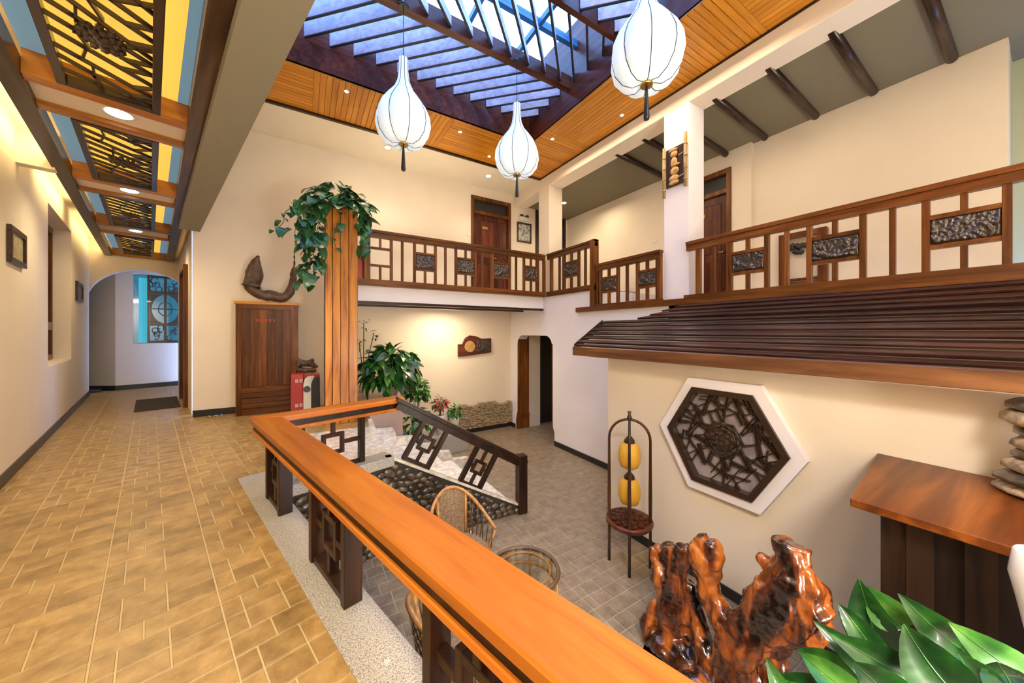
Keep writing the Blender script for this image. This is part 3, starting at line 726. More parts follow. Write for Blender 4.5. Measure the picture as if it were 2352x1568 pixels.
# ================================================================== RAILINGS OF THE UPPER FLOOR
def relief(T, w, h, seed, nx=44, nz=20):
    """carved relief sheet: T maps x (width) y (out of the board is -y) z"""
    mb = MB(T); V = []
    for j in range(nz + 1):
        row = []
        for i in range(nx + 1):
            x, z = w * i / nx, h * j / nz
            e = min(i, nx - i, j, nz - j)
            p = Vector((x * 24 + seed * 7.3, z * 24, seed)); f = noise.noise(p) + .8 * noise.noise(p * 2.3)
            f = abs(f) ** .6 * .030 + .012 * math.exp(-((z / h - .3 - .22 * math.sin(x / w * 5 + seed)) * 9) ** 2)
            row.append(mb.v((x, -f if e > 0 else 0, z)))
        V.append(row)
    for j in range(nz):
        for i in range(nx):
            f = mb.b.faces.new((V[j][i], V[j][i + 1], V[j + 1][i + 1], V[j + 1][i])); f.smooth = True
    return mb
def gallery(nm, label, T, s0, s1, zb, zt, posts, bars, panels, loc_s=None, board=.10, seed=0, bdrop=0):
    """railing in the local frame T (x along, y depth, z up). panels: (a, b, carved)"""
    r = thing(nm, T @ Vector(((s0 + s1) / 2, 0, zb)), label, 'railing', 'carved wooden railings of the upper floor')
    dd = .03
    mb = MB(T); mb.box(s0, s1, -.05, .05, zt - .045, zt); mb.box(s0, s1, -.035, .035, zt - .12, zt - .045); mb.build('handrail', W_mid['X' if abs(T.to_3x3()[0][0]) > .5 else 'Y'], r, bevel=.004)
    mb = MB(T); mb.box(s0, s1, -.055, .055, zb - board - bdrop, zb); mb.build('bottom_board', W_mid['X' if abs(T.to_3x3()[0][0]) > .5 else 'Y'], r, bevel=.004)
    for p in posts:
        mb = MB(T); mb.box(p - .027, p + .027, -.03, .03, zb, zt - .12); mb.build('post', W_mid['Z'], r, bevel=.003)
    for p in bars:
        mb = MB(T); mb.box(p - .019, p + .019, -.022, .022, zb, zt - .12); mb.build('baluster', W_mid['Z'], r, bevel=.003)
    for k, (a, b2, cv) in enumerate(panels):
        for p in (a, b2):
            mb = MB(T); mb.box(p - .022, p + .022, -.025, .025, zb, zt - .12); mb.build('baluster', W_mid['Z'], r, bevel=.003)
        H = zt - .12 - zb; z0 = zb + H * .34; z1 = zb + H * .75; m_ = (a + b2) / 2
        for z in (z0, z1):
            mb = MB(T); mb.box(a + .022, b2 - .022, -.024, .024, z - .018, z + .018); mb.build('crossbar', W_mid['X'], r)
        for q0, q1 in ((zb, z0 - .018), (z1 + .018, zt - .12)):
            mb = MB(T); mb.box(m_ - .018, m_ + .018, -.022, .022, q0, q1); mb.build('short_baluster', W_mid['Z'], r)
        if cv:
            mb = MB(T); mb.box(a + .022, b2 - .022, -.008, .014, z0 + .018, z1 - .018); cb = mb.build('carved_board', W_dark['X'], r)
            mb = relief(T @ Matrix.Translation((a + .024, -.008, z0 + .02)), b2 - a - .048, z1 - z0 - .04, seed + k)
            tag(mb.build('carving', carved, cb, recalc=False), 'black carving of foliage and figures in relief')
    return r
TX = Matrix.Translation((0, 5.81, 0))
gallery('balcony_railing', 'brown railing along the white balcony edge, right of the planked column', TX, .70, 4.36, 2.19, 2.985, [.829, 4.347], [1.393, 2.15, 2.89, 3.645], [(.87, 1.217, 0), (1.597, 1.965, 1), (2.35, 2.734, 1), (3.096, 3.491, 1), (3.835, 4.187, 1)], seed=1)
TY = Matrix.Translation((XR + .02, 0, 0)) @ Matrix.Rotation(-PI / 2, 4, 'Z')   # local x = -Y, local -y = -X ... faces the atrium
def ty(*v): return [-q for q in v]
gallery('walkway_railing', 'short railing between the far cream pillar and the tall end post', TY, -5.72, -4.33, 2.19, 2.985, ty(5.60, 4.40, 4.36), ty(5.34, 4.60), [(-5.19, -4.774, 1)], seed=8)
gallery('walkway_railing', 'lower railing with two carved boards left of the white pillar', TY, -4.31, -3.05, 1.83, 2.535, ty(4.287, 3.073), ty(3.656), [(-4.225, -3.841, 1), (-3.457, -3.11, 1)], seed=12)
gallery('walkway_railing', 'long railing right of the white pillar with wide carved boards', TY, -2.66, .6, 1.84, 2.55, ty(2.507), ty(2.314, 1.557, .795, .03), [(-2.12, -1.74, 1), (-1.367, -.979, 1), (-.608, -.228, 1), (.15, .53, 1)], seed=20)
mb = MB(); mb.box(XR - .05, XR + .03, 2.67, 4.79, 1.715, 1.80); mb.box(XR - .05, XR + .03, -.6, 2.67, 1.72, 1.84); struct('trim_walkway_board', mb, W_mid['Y'])
mb = MB(); mb.box(XR - .04, XR + .08, 4.33, 4.43, 1.80, 2.985); struct('trim_end_post', mb, W_mid['Z'])

# ================================================================== AWNING
E0 = Vector((2.90, 0, 1.165)); E1 = Vector((4.36, 0, 1.71)); sl = (E1 - E0); nrm = Vector((-sl.z, 0, sl.x)).normalized()
aw = thing('awning', (3.2, 1.2, 1.1), 'dark planked wooden awning roof over the hexagonal window wall', 'awning')
NP = 21
for k in range(NP):
    f0, f1 = k / NP, (k + 1) / NP; m_ = E0.lerp(E1, (f0 + f1) / 2)
    # left ends follow the raked edge and its notch
    yl = 3.22 + (3.58 - 3.22) * min(1, (f0 + f1) / 2 / .60)
    if f0 > .60: yl = 3.02 - (f0 - .60) * .9
    a, b2 = E0.lerp(E1, f0 + .004), E0.lerp(E1, f1 - .004)
    th = rnd(.016, .026); mb = MB(); up = nrm * th
    lift = nrm * (.012 if k % 2 else 0)
    y0, y1 = -CB, yl
    ye = (lambda f: 3.22 + .36 * min(1, f / .60)) if f0 < .60 else (lambda f: 3.02 - (f - .60) * .9)
    pr = [a + lift, b2 + lift, b2 + lift + up * .7, a + lift + up * 1.0]; ends_ = [ye(f0), ye(f1), ye(f1), ye(f0)]
    A_ = [mb.v((p.x, y0, p.z)) for p in pr]; B_ = [mb.v((p.x, e_, p.z)) for p, e_ in zip(pr, ends_)]
    mb.b.faces.new(A_); mb.b.faces.new(B_[::-1])
    for q in range(4): mb.b.faces.new((A_[q], B_[q], B_[(q + 1) % 4], A_[(q + 1) % 4]))
    mb.build('plank', W_awn, aw, at=(m_.x, .8, m_.z), bevel=.003)
mb = MB(); mb.box(2.865, 2.90, -CB, 3.235, 1.06, 1.165); tag(mb.build('fascia_board', wood('fascia_wood', (.06, .022, .010), (.155, .062, .022), (.26, .11, .04), 'Y', sc=.8), aw, bevel=.004), 'knotty brown front board')
mb = MB(); mb.prism([(2.90, 3.222, 1.10), (2.90, 3.222, 1.20), (3.77, 3.585, 1.525), (3.77, 3.585, 1.43)], (0, .022, 0)); mb.build('rake_board', W_awn, aw)
mb = MB(); mb.box(2.90, 4.34, -CB, 2.95, 1.052, 1.064); mb.build('soffit', plaster, aw)

# ================================================================== HEXAGONAL WINDOW
hx = thing('hexagonal_window', (3.16, 1.56, .41), 'hexagonal dark lattice screen in a white surround on the cream wall', 'window screen')
hc = Vector((3.165, 1.575, .405)); R0 = .497
def hexp(r, x): return [Vector((x, hc.y + r * math.cos(PI / 3 * k), hc.z + r * math.sin(PI / 3 * k))) for k in range(6)]
def hexring(nm, r0, r1, x0, x1, mat, off=(0, 0)):
    a, b2 = hexp(r0, x0), hexp(r1, x0)
    o = Vector((0, *off))
    for k in range(6):
        mb = MB(); j = (k + 1) % 6
        mb.prism([a[k] , a[j] , b2[j] + o, b2[k] + o], (x1 - x0, 0, 0)); mb.build(nm, mat, hx)
hexring('surround', .595, .49, 3.10, 3.168, plaster_w)
hexring('frame_bar', .50, .445, 3.075, 3.15, lat)
mb = MB(); mb.prism(hexp(.47, 3.158), (.005, 0, 0)); tag(mb.build('backing_pane', plain('dull_glass', (.33, .28, .29), .18, spec=.8, vary=.35, scale=6, coat=.5), hx), 'greyish reflecting glass')
HB = [(545, 170, 445, 410, 1), (350, 330, 430, 520, 1), (560, 270, 660, 370, 0), (740, 200, 690, 420, 0), (800, 200, 980, 560, 1), (900, 220, 1000, 400, 0), (960, 230, 1040, 410, 0), (700, 380, 770, 290, 0),
      (1150, 390, 930, 650, 1), (980, 545, 1290, 580, 0), (1075, 570, 1130, 940, 1), (1150, 690, 1390, 980, 1), (380, 540, 260, 670, 1), (430, 530, 560, 560, 0), (300, 680, 500, 660, 0), (370, 690, 540, 800, 1),
      (400, 800, 450, 980, 1), (580, 820, 510, 990, 1), (650, 870, 720, 1080, 1), (800, 900, 760, 1080, 0), (690, 940, 560, 1100, 0), (900, 880, 1010, 1100, 1), (1120, 960, 1260, 1110, 1), (1180, 930, 1320, 880, 0),
      (980, 990, 1160, 935, 0), (820, 1020, 960, 1090, 1), (1060, 1100, 950, 1200, 0), (1060, 1110, 1210, 1190, 0), (1260, 765, 1380, 745, 0), (1290, 790, 1400, 850, 0), (740, 440, 860, 405, 0), (850, 430, 900, 530, 0),
      (520, 400, 560, 500, 0), (450, 415, 560, 390, 0), (610, 380, 660, 490, 0), (250, 640, 320, 790, 0), (660, 1120, 980, 1220, 0), (940, 440, 1100, 400, 0), (1190, 380, 1110, 470, 0), (420, 240, 560, 260, 0), (600, 200, 640, 300, 0), (880, 290, 1110, 380, 0),
      (180, 520, 380, 520, 0), (340, 460, 280, 400, 0), (960, 800, 1100, 790, 0), (1190, 580, 1340, 720, 0), (520, 1000, 720, 1180, 0), (1330, 990, 1180, 1010, 0)]
rng = random.Random(12); ice = []
for k in range(6):
    c6 = lambda r, j: Vector((r * math.cos(PI / 3 * j), r * math.sin(PI / 3 * j)))
    split_poly([c6(.16, k), c6(.16, k + 1), c6(.45, k + 1), c6(.45, k)], 3, rng, ice, None)
    ice.append((c6(.16, k).lerp(c6(.16, k + 1), .5), c6(.45, k).lerp(c6(.45, k + 1), rng.uniform(.3, .7))))
for a, b2 in ice:
    mb = MB(); mb.bar((3.138, hc.y + a.x, hc.z + a.y), (3.138, hc.y + b2.x, hc.z + b2.y), .0085, .020, up=(1, 0, 0)); mb.build('lattice_bar', lat, hx)
for x0, y0, x1, y1, dd in HB:
    a = onX(1530 + x0 * .1913, 870 + y0 * .1913, 3.135); b2 = onX(1530 + x1 * .1913, 870 + y1 * .1913, 3.135); d = (b2 - a).normalized(); q = Vector((0, -d.z, d.y)) * .0115
    a -= d * .02; b2 += d * .02
    for o in ((q, -q) if dd else (Vector(),)):
        mb = MB(); mb.bar(a + o, b2 + o, .0095, .024, up=(1, 0, 0)); mb.build('lattice_bar', lat, hx)
mb = MB(); rosette(mb, (0, 0, 0), .155, .155, .022, Matrix.Translation((3.135, hc.y, hc.z)) @ Matrix.Rotation(-PI / 2, 4, 'Y'), 5)
for k in range(16):
    t0 = k * .4; mb.tube([(3.118, hc.y + (.10 + .05 * math.sin(k)) * math.cos(t0 + j * .5), hc.z + (.10 + .05 * math.sin(k)) * math.sin(t0 + j * .5)) for j in range(6)], .007, 5)
mb.build('medallion', lat, hx)
for k in range(6):
    a = hexp(.16, 3.135)[k]; b2 = hexp(.16, 3.135)[(k + 1) % 6]; mb = MB(); mb.bar(a, b2, .012, .026, up=(1, 0, 0)); mb.build('lattice_bar', lat, hx)

# ================================================================== CURB, STAIR, PEBBLE WALLS
mb = MB(CR); mb.box(.545, .765, -CB, 3.42, -.09, .012); mb.box(.545, 1.80, 3.42, 3.64, -.09, .012); mb.box(.545, .80, 3.64, 3.95, -.09, .0115)
cu = mb.build('trim_granite_curb', gr_curb, bevel=.004); tag(cu, 'speckled granite curb under the big wooden handrail', kind='structure')
mb = MB(CR); mb.box(.60, .745, -CB, 3.60, ZL, -.09); mb.box(.60, 1.80, 3.45, 3.60, ZL, -.09)
wc = mb.build('wall_curb', mortar); wc['kind'] = 'structure'
# stair frame: x down the flight, y to the back
s0 = P(1.78, 3.45, 0); s1 = Vector((2.449, 3.672, 0)); sd = (s1 - s0); SL = sd.length
SF = Matrix.Translation(s0) @ Matrix.Rotation(math.atan2(sd.y, sd.x), 4, 'Z')
def top_z(x): return -.02 - max(0, x) * .555
mb = MB(SF); mb.prism([(-.05, 0, ZL), (-.05, 0, -.02), (.0, 0, -.02), (SL - .04, 0, top_z(SL - .04)), (SL - .04, 0, ZL)], (0, .05, 0))
ws = mb.build('wall_stair', mortar); ws['kind'] = 'structure'
mb = MB(SF); mb.prism([(-.06, -.02, .012), (.0, -.02, .012), (SL - .06, -.02, top_z(SL - .06) + .03), (SL - .06, -.02, top_z(SL - .06)), (0, -.02, -.02), (-.06, -.02, -.02)], (0, .075, 0))
struct('trim_stair_string', mb, gr_white, label='pale stone string along the stair')
# rounded pebbles set in the walls, each a stone of its own
PEB = []
for k in range(5):
    mb = MB(); g = bmesh.ops.create_icosphere(mb.b, subdivisions=1, radius=1)
    for v in mb.b.verts: v.co *= 1 + noise.noise(v.co * 1.7 + Vector((k * 5, 0, 0))) * .35
    for f in mb.b.faces: f.smooth = True
    PEB.append(mb.data('stone', pebble))
def pebbles(parent, T, w, inside, h0, h1, size=.085, cap=200):
    n = 0; z = h0; row = 0
    while z < h1:
        x = (row % 2) * size * .5
        while x < w and n < cap:
            px, pz = x + rnd(-.012, .012), z + rnd(-.010, .010)
            if inside(px, pz):
                o = bpy.data.objects.new('stone', random.choice(PEB)); link(o); o.parent = parent
                o.location = T @ Vector((px, rnd(-.014, .004), pz)); s = size * rnd(.42, .62)
                o.scale = (s * rnd(1, 1.35), s * rnd(.5, .7), s * rnd(.75, 1)); o.rotation_euler = (rnd(-.3, .3), rnd(-.6, .6), T.to_euler().z + rnd(-.2, .2)); n += 1
            x += size * rnd(.95, 1.15)
        z += size * .78; row += 1
pebbles(ws, SF, SL, lambda x, z: x < SL - .09 and z < top_z(x) - .05, ZL + .03, -.04, .082, 290)
TC = CR @ Matrix.Translation((.78, 3.45, 0))
pebbles(wc, TC, 1.0, lambda x, z: True, ZL + .03, -.10, .092, 190)
# steps
st = bpy.data.objects.new('trim_staircase', None); link(st); st.location = (1.4, 4.6, -.5); tag(st, 'pale marble steps down to the atrium behind the small railing', kind='structure')
for k in range(5):
    x0 = LAND + k * .29; z = -(k + 1) * .1628
    mb = MB(); mb.prism([(x0 - .02, 3.90 - (x0 - .8) * .1, ZL), (x0 - .02, 3.90 - (x0 - .8) * .1, z), (x0 + .29, 3.90 - (x0 - .5) * .1, z), (x0 + .29, 3.90 - (x0 - .5) * .1, ZL)], (0, 1.24, 0)); mb.build('step', gr_white, st, bevel=.006)
# stepped cheek on the far side of the flight
mb = MB(); pr = [(LAND - .03, ZL), (LAND - .03, .10)]
for k in range(5): pr += [(LAND + .02 + k * .29, .10 - k * .163), (LAND + .02 + k * .29 + .05, .06 - (k + 1) * .163 + .06)]
pr += [(LAND + 1.5, -.72), (LAND + 1.5, ZL)]
mb.prism([(x, 5.13, z) for x, z in pr], (0, .10, 0)); struct('trim_stair_cheek', mb, gr_white)

mb = MB(); mb.box(-.12, .84, 3.80, 5.22, -.05, .006); struct('floor_landing', mb, gr_white, label='pale marble landing slab at the head of the stair')

# ================================================================== BIG HANDRAIL
ra = thing('stair_railing', P(.68, 1.5, 0), 'massive orange varnished wooden handrail on dark lattice blocks running past the viewer', 'railing')
mb = MB(CR)
mb.prism([(.578, -CB, .57), (.785, -CB, .57), (.785, 3.44, .57), (.578, 3.64, .57)], (0, 0, .05))
tag(mb.build('handrail', W_rail, ra, bevel=.008), 'broad orange varnished top board')
mb = MB(CR); mb.prism([(.578, 3.64, .569), (.785, 3.44, .569), (1.93, 3.44, .569), (1.98, 3.64, .569)], (0, 0, .05)); tag(mb.build('handrail', W_railN, ra, bevel=.008), 'short orange top board at the stair head')
mb = MB(CR); mb.box(.605, .755, -CB, 3.47, .515, .57); mb.box(.605, 1.93, 3.47, 3.61, .515, .57); mb.build('under_rail', W_dkC, ra)
mb = MB(CR); mb.prism([(.592, -CB, .485), (.77, -CB, .485), (.77, 3.45, .485), (.592, 3.62, .485)], (0, 0, .032)); mb.prism([(.592, 3.62, .485), (.77, 3.45, .485), (1.93, 3.45, .485), (1.95, 3.62, .485)], (0, 0, .031)); mb.build('lower_rail', W_rail, ra, bevel=.005)
def lattice_block(T, L, H, D, parent, lt=.035):
    """end posts, top and bottom rails and a square ring tied to them; local x along, y depth, z up"""
    def bx(nm, *q, bev=.003):
        mb = MB(T); mb.box(*q); mb.build(nm, W_dkC, parent, bevel=bev)
    p = .05
    bx('post', 0, p, -D / 2, D / 2, 0, H); bx('post', L - p, L, -D / 2, D / 2, 0, H)
    bx('bottom_bar', p, L - p, -D / 2 + .01, D / 2 - .01, 0, .035)
    cx, cz = L / 2, H / 2 + .01; r = min(L, H) * .14; w = .036; l2 = lt / 2
    for q in ((cx - r - w, cx - r, cz - r - w, cz + r + w), (cx + r, cx + r + w, cz - r - w, cz + r + w), (cx - r, cx + r, cz + r, cz + r + w), (cx - r, cx + r, cz - r - w, cz - r)):
        bx('ring_bar', q[0], q[1], -l2, l2, q[2], q[3])
    for q in ((cx - w / 2, cx + w / 2, .035, cz - r - w), (cx - w / 2, cx + w / 2, cz + r + w, H), (p, cx - r - w, cz - w / 2, cz + w / 2), (cx + r + w, L - p, cz - w / 2, cz + w / 2)):
        bx('tie_bar', q[0], q[1], -l2, l2, q[2], q[3])
TB = CR @ Matrix.Rotation(PI / 2, 4, 'Z')     # local x = along the corridor, y = -n
for c0, c1 in ((2.91, 3.33), (1.70, 2.235), (.50, 1.02), (-.75, -.2)):
    lattice_block(CR @ Matrix.Translation((.68, c0, .012)) @ Matrix.Rotation(PI / 2, 4, 'Z'), c1 - c0, .475, .088, ra, .05)
lattice_block(CR @ Matrix.Translation((.92, 3.54, .012)), .60, .475, .07, ra, .04)
# sloping rail: panels stand square to the slope
g = math.atan2(-.25 - .62, 1.44 + .02); SR = SF @ Matrix.Translation((.10, .02, .585)) @ Matrix.Rotation(-g, 4, 'Y')
LR = (SL - .10) / math.cos(g)
mb = MB(SR); mb.box(-.06, LR + .02, -.055, .055, -.012, .03); tag(mb.build('sloping_handrail', W_dkC, ra, bevel=.006), 'dark sloping handrail beside the steps')
mb = MB(SR); mb.box(-.02, LR, -.035, .035, -.085, -.012); mb.build('under_rail', W_dkC, ra)
for x0, L in ((.32, .35), (1.07, .33)):
    lattice_block(SR @ Matrix.Translation((x0, 0, -.53)), L, .45, .06, ra, .035)
mb = MB(SF); mb.box(SL - .12, SL, -.06, .06, ZL, -.235); tag(mb.build('newel_post', W_dkC, ra, bevel=.006), 'square dark post at the foot of the stair')

# ================================================================== PLANKED COLUMN
pc = thing('planked_column', (.46, 5.7, 0), 'tall square column clad in orange planks with a trailing plant on top', 'column')
px_ = [.25, .345, .45, .56, .68]
for k in range(4):
    mb = MB(); z1 = (3.27, 3.27, 3.30, 3.18)[k]; mb.box(px_[k] + .003, px_[k + 1] - .003, 5.585 - .012 * (k % 2), 5.62, .0, z1); mb.build('plank', wood('column_wood_%d' % k, (.24, .060, .008), (.56, .20, .022), (.74, .31, .04), 'Z', knots=.45, rnd=.12, coat=.1), pc, bevel=.004)
mb = MB(); mb.box(.245, .27, 5.62, 5.84, 0, 3.22); mb.build('plank', W_mid['Z'], pc)
mb = MB(); mb.box(.66, .685, 5.62, 5.84, 0, 3.15); mb.build('plank', W_mid['Z'], pc)
mb = MB(); mb.box(.27, .66, 5.625, 5.84, 0, 3.12); mb.build('core', W_dark['Z'], pc)

# ================================================================== PLANTS
def leaf_data(L, w, fold=.25, droop=.5, nm='leaf', mat=leafA, n=6, heart=0, wave=0):
    """leaf along +x from the origin, bending down"""
    mb = MB(); rows = []
    for i in range(n + 1):
        t = i / n
        ww = w * (math.sin(PI * min(1, t ** (.62 if not heart else .45))) ** (.8 if not heart else .6)) * .5 if 0 < t < 1 else .002 * L
        ang = -droop * t; x = L * t * math.cos(ang * .6); z = L * t * math.sin(ang * .6)
        rows.append([mb.v((x, -ww, z + fold * ww + wave * math.sin(i * 2.1) * ww)), mb.v((x, 0, z)), mb.v((x, ww, z + fold * ww - wave * math.sin(i * 2.1) * ww))])
    for a, b2 in zip(rows, rows[1:]):
        for k in (0, 1):
            f = mb.b.faces.new((a[k], b2[k], b2[k + 1], a[k + 1])); f.smooth = True
    return mb.data(nm, mat, recalc=False)
def place_leaf(parent, me, loc, direction, up=(0, 0, 1), s=1, nm='leaf', roll=0):
    d = Vector(direction).normalized(); u = Vector(up); y = u.cross(d)
    if y.length < .05: y = Vector((0, 1, 0)).cross(d)
    y.normalize(); z = d.cross(y)
    M = Matrix((d, y, z)).transposed() @ Matrix.Rotation(roll, 3, 'X')
    o = bpy.data.objects.new(nm, me); link(o); o.parent = parent
    o.location = Vector(loc) - wloc(parent); o.rotation_euler = M.to_euler(); o.scale = (s, s, s); return o
def stem(parent, pts, r=.006, mat=leafB, nm='stem'):
    mb = MB(); mb.tube(pts, r, 5); return mb.build(nm, mat, parent)
def pot(parent, c, r0, r1, h, mat, nm='pot'):
    mb = MB(); mb.lathe([(r0, 0), (r1 * .96, h * .8), (r1 * 1.05, h * .86), (r1 * 1.05, h), (r1 * .92, h), (r1 * .88, h * .9)], 20, c); mb.build(nm, mat, parent)
    mb = MB(); mb.lathe([(r1 * .9, 0), (r1 * .9, .004)], 16, (c[0], c[1], c[2] + h * .9)); mb.build('soil', soil, parent)
# trailing pothos on the column
pt = thing('trailing_pothos', (.46, 5.72, 3.13), 'trailing pothos spilling from the top of the planked column', 'plant')
LB = [leaf_data(.15, .13, .3, .7, mat=leafB, heart=1), leaf_data(.18, .15, .2, .9, mat=leafB, heart=1), leaf_data(.12, .10, .35, .5, mat=leafA, heart=1)]
pot(pt, (.46, 5.72, 3.13), .12, .17, .16, plain('terracotta', (.30, .09, .04), .7))
random.seed(11)
cnt = 0
for k in range(145):      # crown
    t = rnd(0, 2 * PI); r = rnd(.05, .42); x = .43 + r * math.cos(t) * 1.0; y = 5.70 + r * math.sin(t) * .8; z = 3.36 + rnd(-.1, .20) - r * r * 1.3
    place_leaf(pt, random.choice(LB), (x, y, z), (math.cos(t), math.sin(t) * .9 - .3, rnd(-.8, .25)), s=rnd(1.0, 1.5), roll=rnd(-.5, .5))
def vine(x0, z0, x1, z1, y, n, spread=.05, s=.8, sway=.04):
    pts = []
    for i in range(n):
        t = i / (n - 1); x = x0 + (x1 - x0) * t ** .7 + math.sin(i * 1.3) * sway * .5; z = z0 + (z1 - z0) * t
        pts.append((x, y - .05 * math.sin(t * 3), z))
        place_leaf(pt, random.choice(LB), (x + rnd(-spread, spread), y + rnd(-spread, .02), z + rnd(-.03, .03)), (rnd(-1, 1), rnd(-1, -.1), rnd(-1, -.2)), s=s * rnd(1.0, 1.6), roll=rnd(-.6, .6))
    stem(pt, pts, .005)
vine(.12, 3.25, .12, 2.12, 5.55, 26, .07, .85); vine(.05, 3.2, .02, 2.0, 5.60, 26, .06, .75); vine(.18, 3.2, .16, 2.3, 5.52, 20, .05, .8)
vine(-.02, 3.2, -.12, 2.55, 5.6, 13, .06, .7); vine(-.1, 3.15, -.3, 2.75, 5.6, 9, .05, .6); vine(.02, 2.4, -.04, 2.05, 5.6, 9, .08, .55)
vine(.78, 3.25, .80, 2.55, 5.6, 12, .05, .8); vine(.72, 3.2, .74, 2.75, 5.55, 9, .05, .8); vine(.42, 3.2, .38, 2.55, 5.50, 6, .04, .6, .08)
# granite planter and its bed
mb = MB(); mb.box(LAND + .0, 1.27, 5.25, YB, ZL, .21); struct('trim_planter', mb, gr_pink, bevel=.006, label='pinkish granite planter block beside the steps')
mb = MB(); mb.box(1.27, 2.75, 6.15, YB, ZL, -.62); struct('trim_planter', mb, gr_curb, bevel=.006, label='low granite planting bed under the balcony')
def bush(nm, label, c, rx, rz, n, leaves, s0, s1, ry=None, potr=.14, poth=.2, potm=None, cat='plant', zb=None, hang=.2):
    zb = c[2] - rz if zb is None else zb
    t = thing(nm, (c[0], c[1], zb), label, cat)
    pot(t, (c[0], c[1], zb), potr * .75, potr, poth, potm or cerW)
    ry = ry or rx
    for k in range(5):
        a = rnd(0, 6.3); q = Vector((c[0] + rx * .6 * math.cos(a), c[1] + ry * .6 * math.sin(a), c[2] + rnd(-.2, .5) * rz))
        stem(t, [(c[0], c[1], zb + poth * .85), ((c[0] * 2 + q.x) / 3, (c[1] * 2 + q.y) / 3, (zb + q.z * 2) / 3), q], .006)
    for k in range(n):
        a = rnd(0, 2 * PI); e = math.asin(rnd(-.6, 1)); r = rnd(.45, 1) ** .6
        d = Vector((math.cos(a) * math.cos(e), math.sin(a) * math.cos(e), math.sin(e)))
        p = (c[0] + d.x * rx * r, c[1] + d.y * ry * r, c[2] + d.z * rz * r)
        place_leaf(t, random.choice(leaves), p, (d.x + rnd(-.4, .4), d.y + rnd(-.4, .4), d.z * .6 + rnd(-.6, .3) - hang), s=rnd(s0, s1), roll=rnd(-.7, .7))
    return t
random.seed(5)
LBig = [leaf_data(.20, .10, .3, .6, mat=leafA), leaf_data(.18, .10, .3, .8, mat=leafC), leaf_data(.22, .11, .2, .7, mat=leafA)]
LSm = [leaf_data(.10, .05, .3, .5, mat=leafC), leaf_data(.09, .05, .3, .7, mat=leafA)]
bush('leafy_plant', 'big bushy green plant on the granite planter right of the planked column', (1.26, 6.06, .70), .42, .42, 240, LBig, 1.0, 1.5, ry=.4, zb=.21, potr=.13, poth=.22, potm=gr_pink)
# dark spindly plant behind
sp = thing('spindly_plant', (.95, 6.95, .21), 'thin dark plant rising above the bushy one', 'plant'); pot(sp, (.95, 6.95, .21), .08, .1, .15, cerW)
for k, (dx, dz) in enumerate(((0, 1.30), (.18, 1.12), (-.08, .95))):
    stem(sp, [(.95, 6.95, .35), (.95 + dx * .5, 6.93, .35 + dz * .5), (.95 + dx, 6.91, .21 + dz)], .008, drift)
    for j in range(9): place_leaf(sp, LSm[1], (.95 + dx + rnd(-.07, .07), 6.91 + rnd(-.05, .05), .21 + dz + rnd(-.12, .06)), (rnd(-1, 1), rnd(-1, .2), rnd(-.5, .6)), s=rnd(.8, 1.3))
bush('round_plant', 'round dense dark green plant between the bushy plant and the red leaves', (1.84, 6.50, .20), .20, .23, 190, LSm, 1.1, 1.5, zb=-.62, potr=.12, poth=.45, potm=plain('dark_pot', (.03, .03, .028), .4))
bush('red_leaf_plant', 'low plant with red leaves on the planting bed', (2.26, 6.40, -.06), .13, .14, 110, [leaf_data(.11, .055, .3, .6, mat=leafR), leaf_data(.11, .055, .3, .6, mat=leafR), LSm[0]], .7, 1.1, zb=-.62, potr=.10, poth=.35)
bush('small_fern', 'small yellow green plant at the right end of the planting bed', (2.60, 6.48, -.28), .11, .12, 90, [LSm[0]], .7, 1.1, zb=-.62, potr=.1, poth=.25)
bush('dark_leaf_plant', 'dark green plant low behind the sloping handrail', (1.62, 5.75, -.18), .22, .26, 70, LBig, .5, .8, zb=ZL, potr=.16, poth=.4, potm=plain('dark_pot_b', (.02, .02, .02), .4))
# stacked stick-like stones low on the back wall
sw = mb = MB(); mb.box(2.72, 4.33, YB - .06, YB - .005, ZL + .1, -.40); sb = mb.build('trim_stone_facing', mortar); tag(sb, 'low facing of small stacked stones on the lower back wall', kind='structure')
random.seed(8)
mb = MB(); z = ZL + .11
while z < -.30:
    x = 2.72
    while x < 4.32:
        w = rnd(.05, .11); top = -.42 + .10 * math.sin(x * 2.2) + .06 * math.sin(x * 9)
        if z < top + .02: mb.box(x + .004, min(4.33, x + w) - .004, YB - .075 - rnd(.0, .04), YB - .02, z + .003, z + .036 - rnd(0, .008))
        x += w
    z += .038
mb.build('small_stone', pebble_light, sb, kind='stuff')

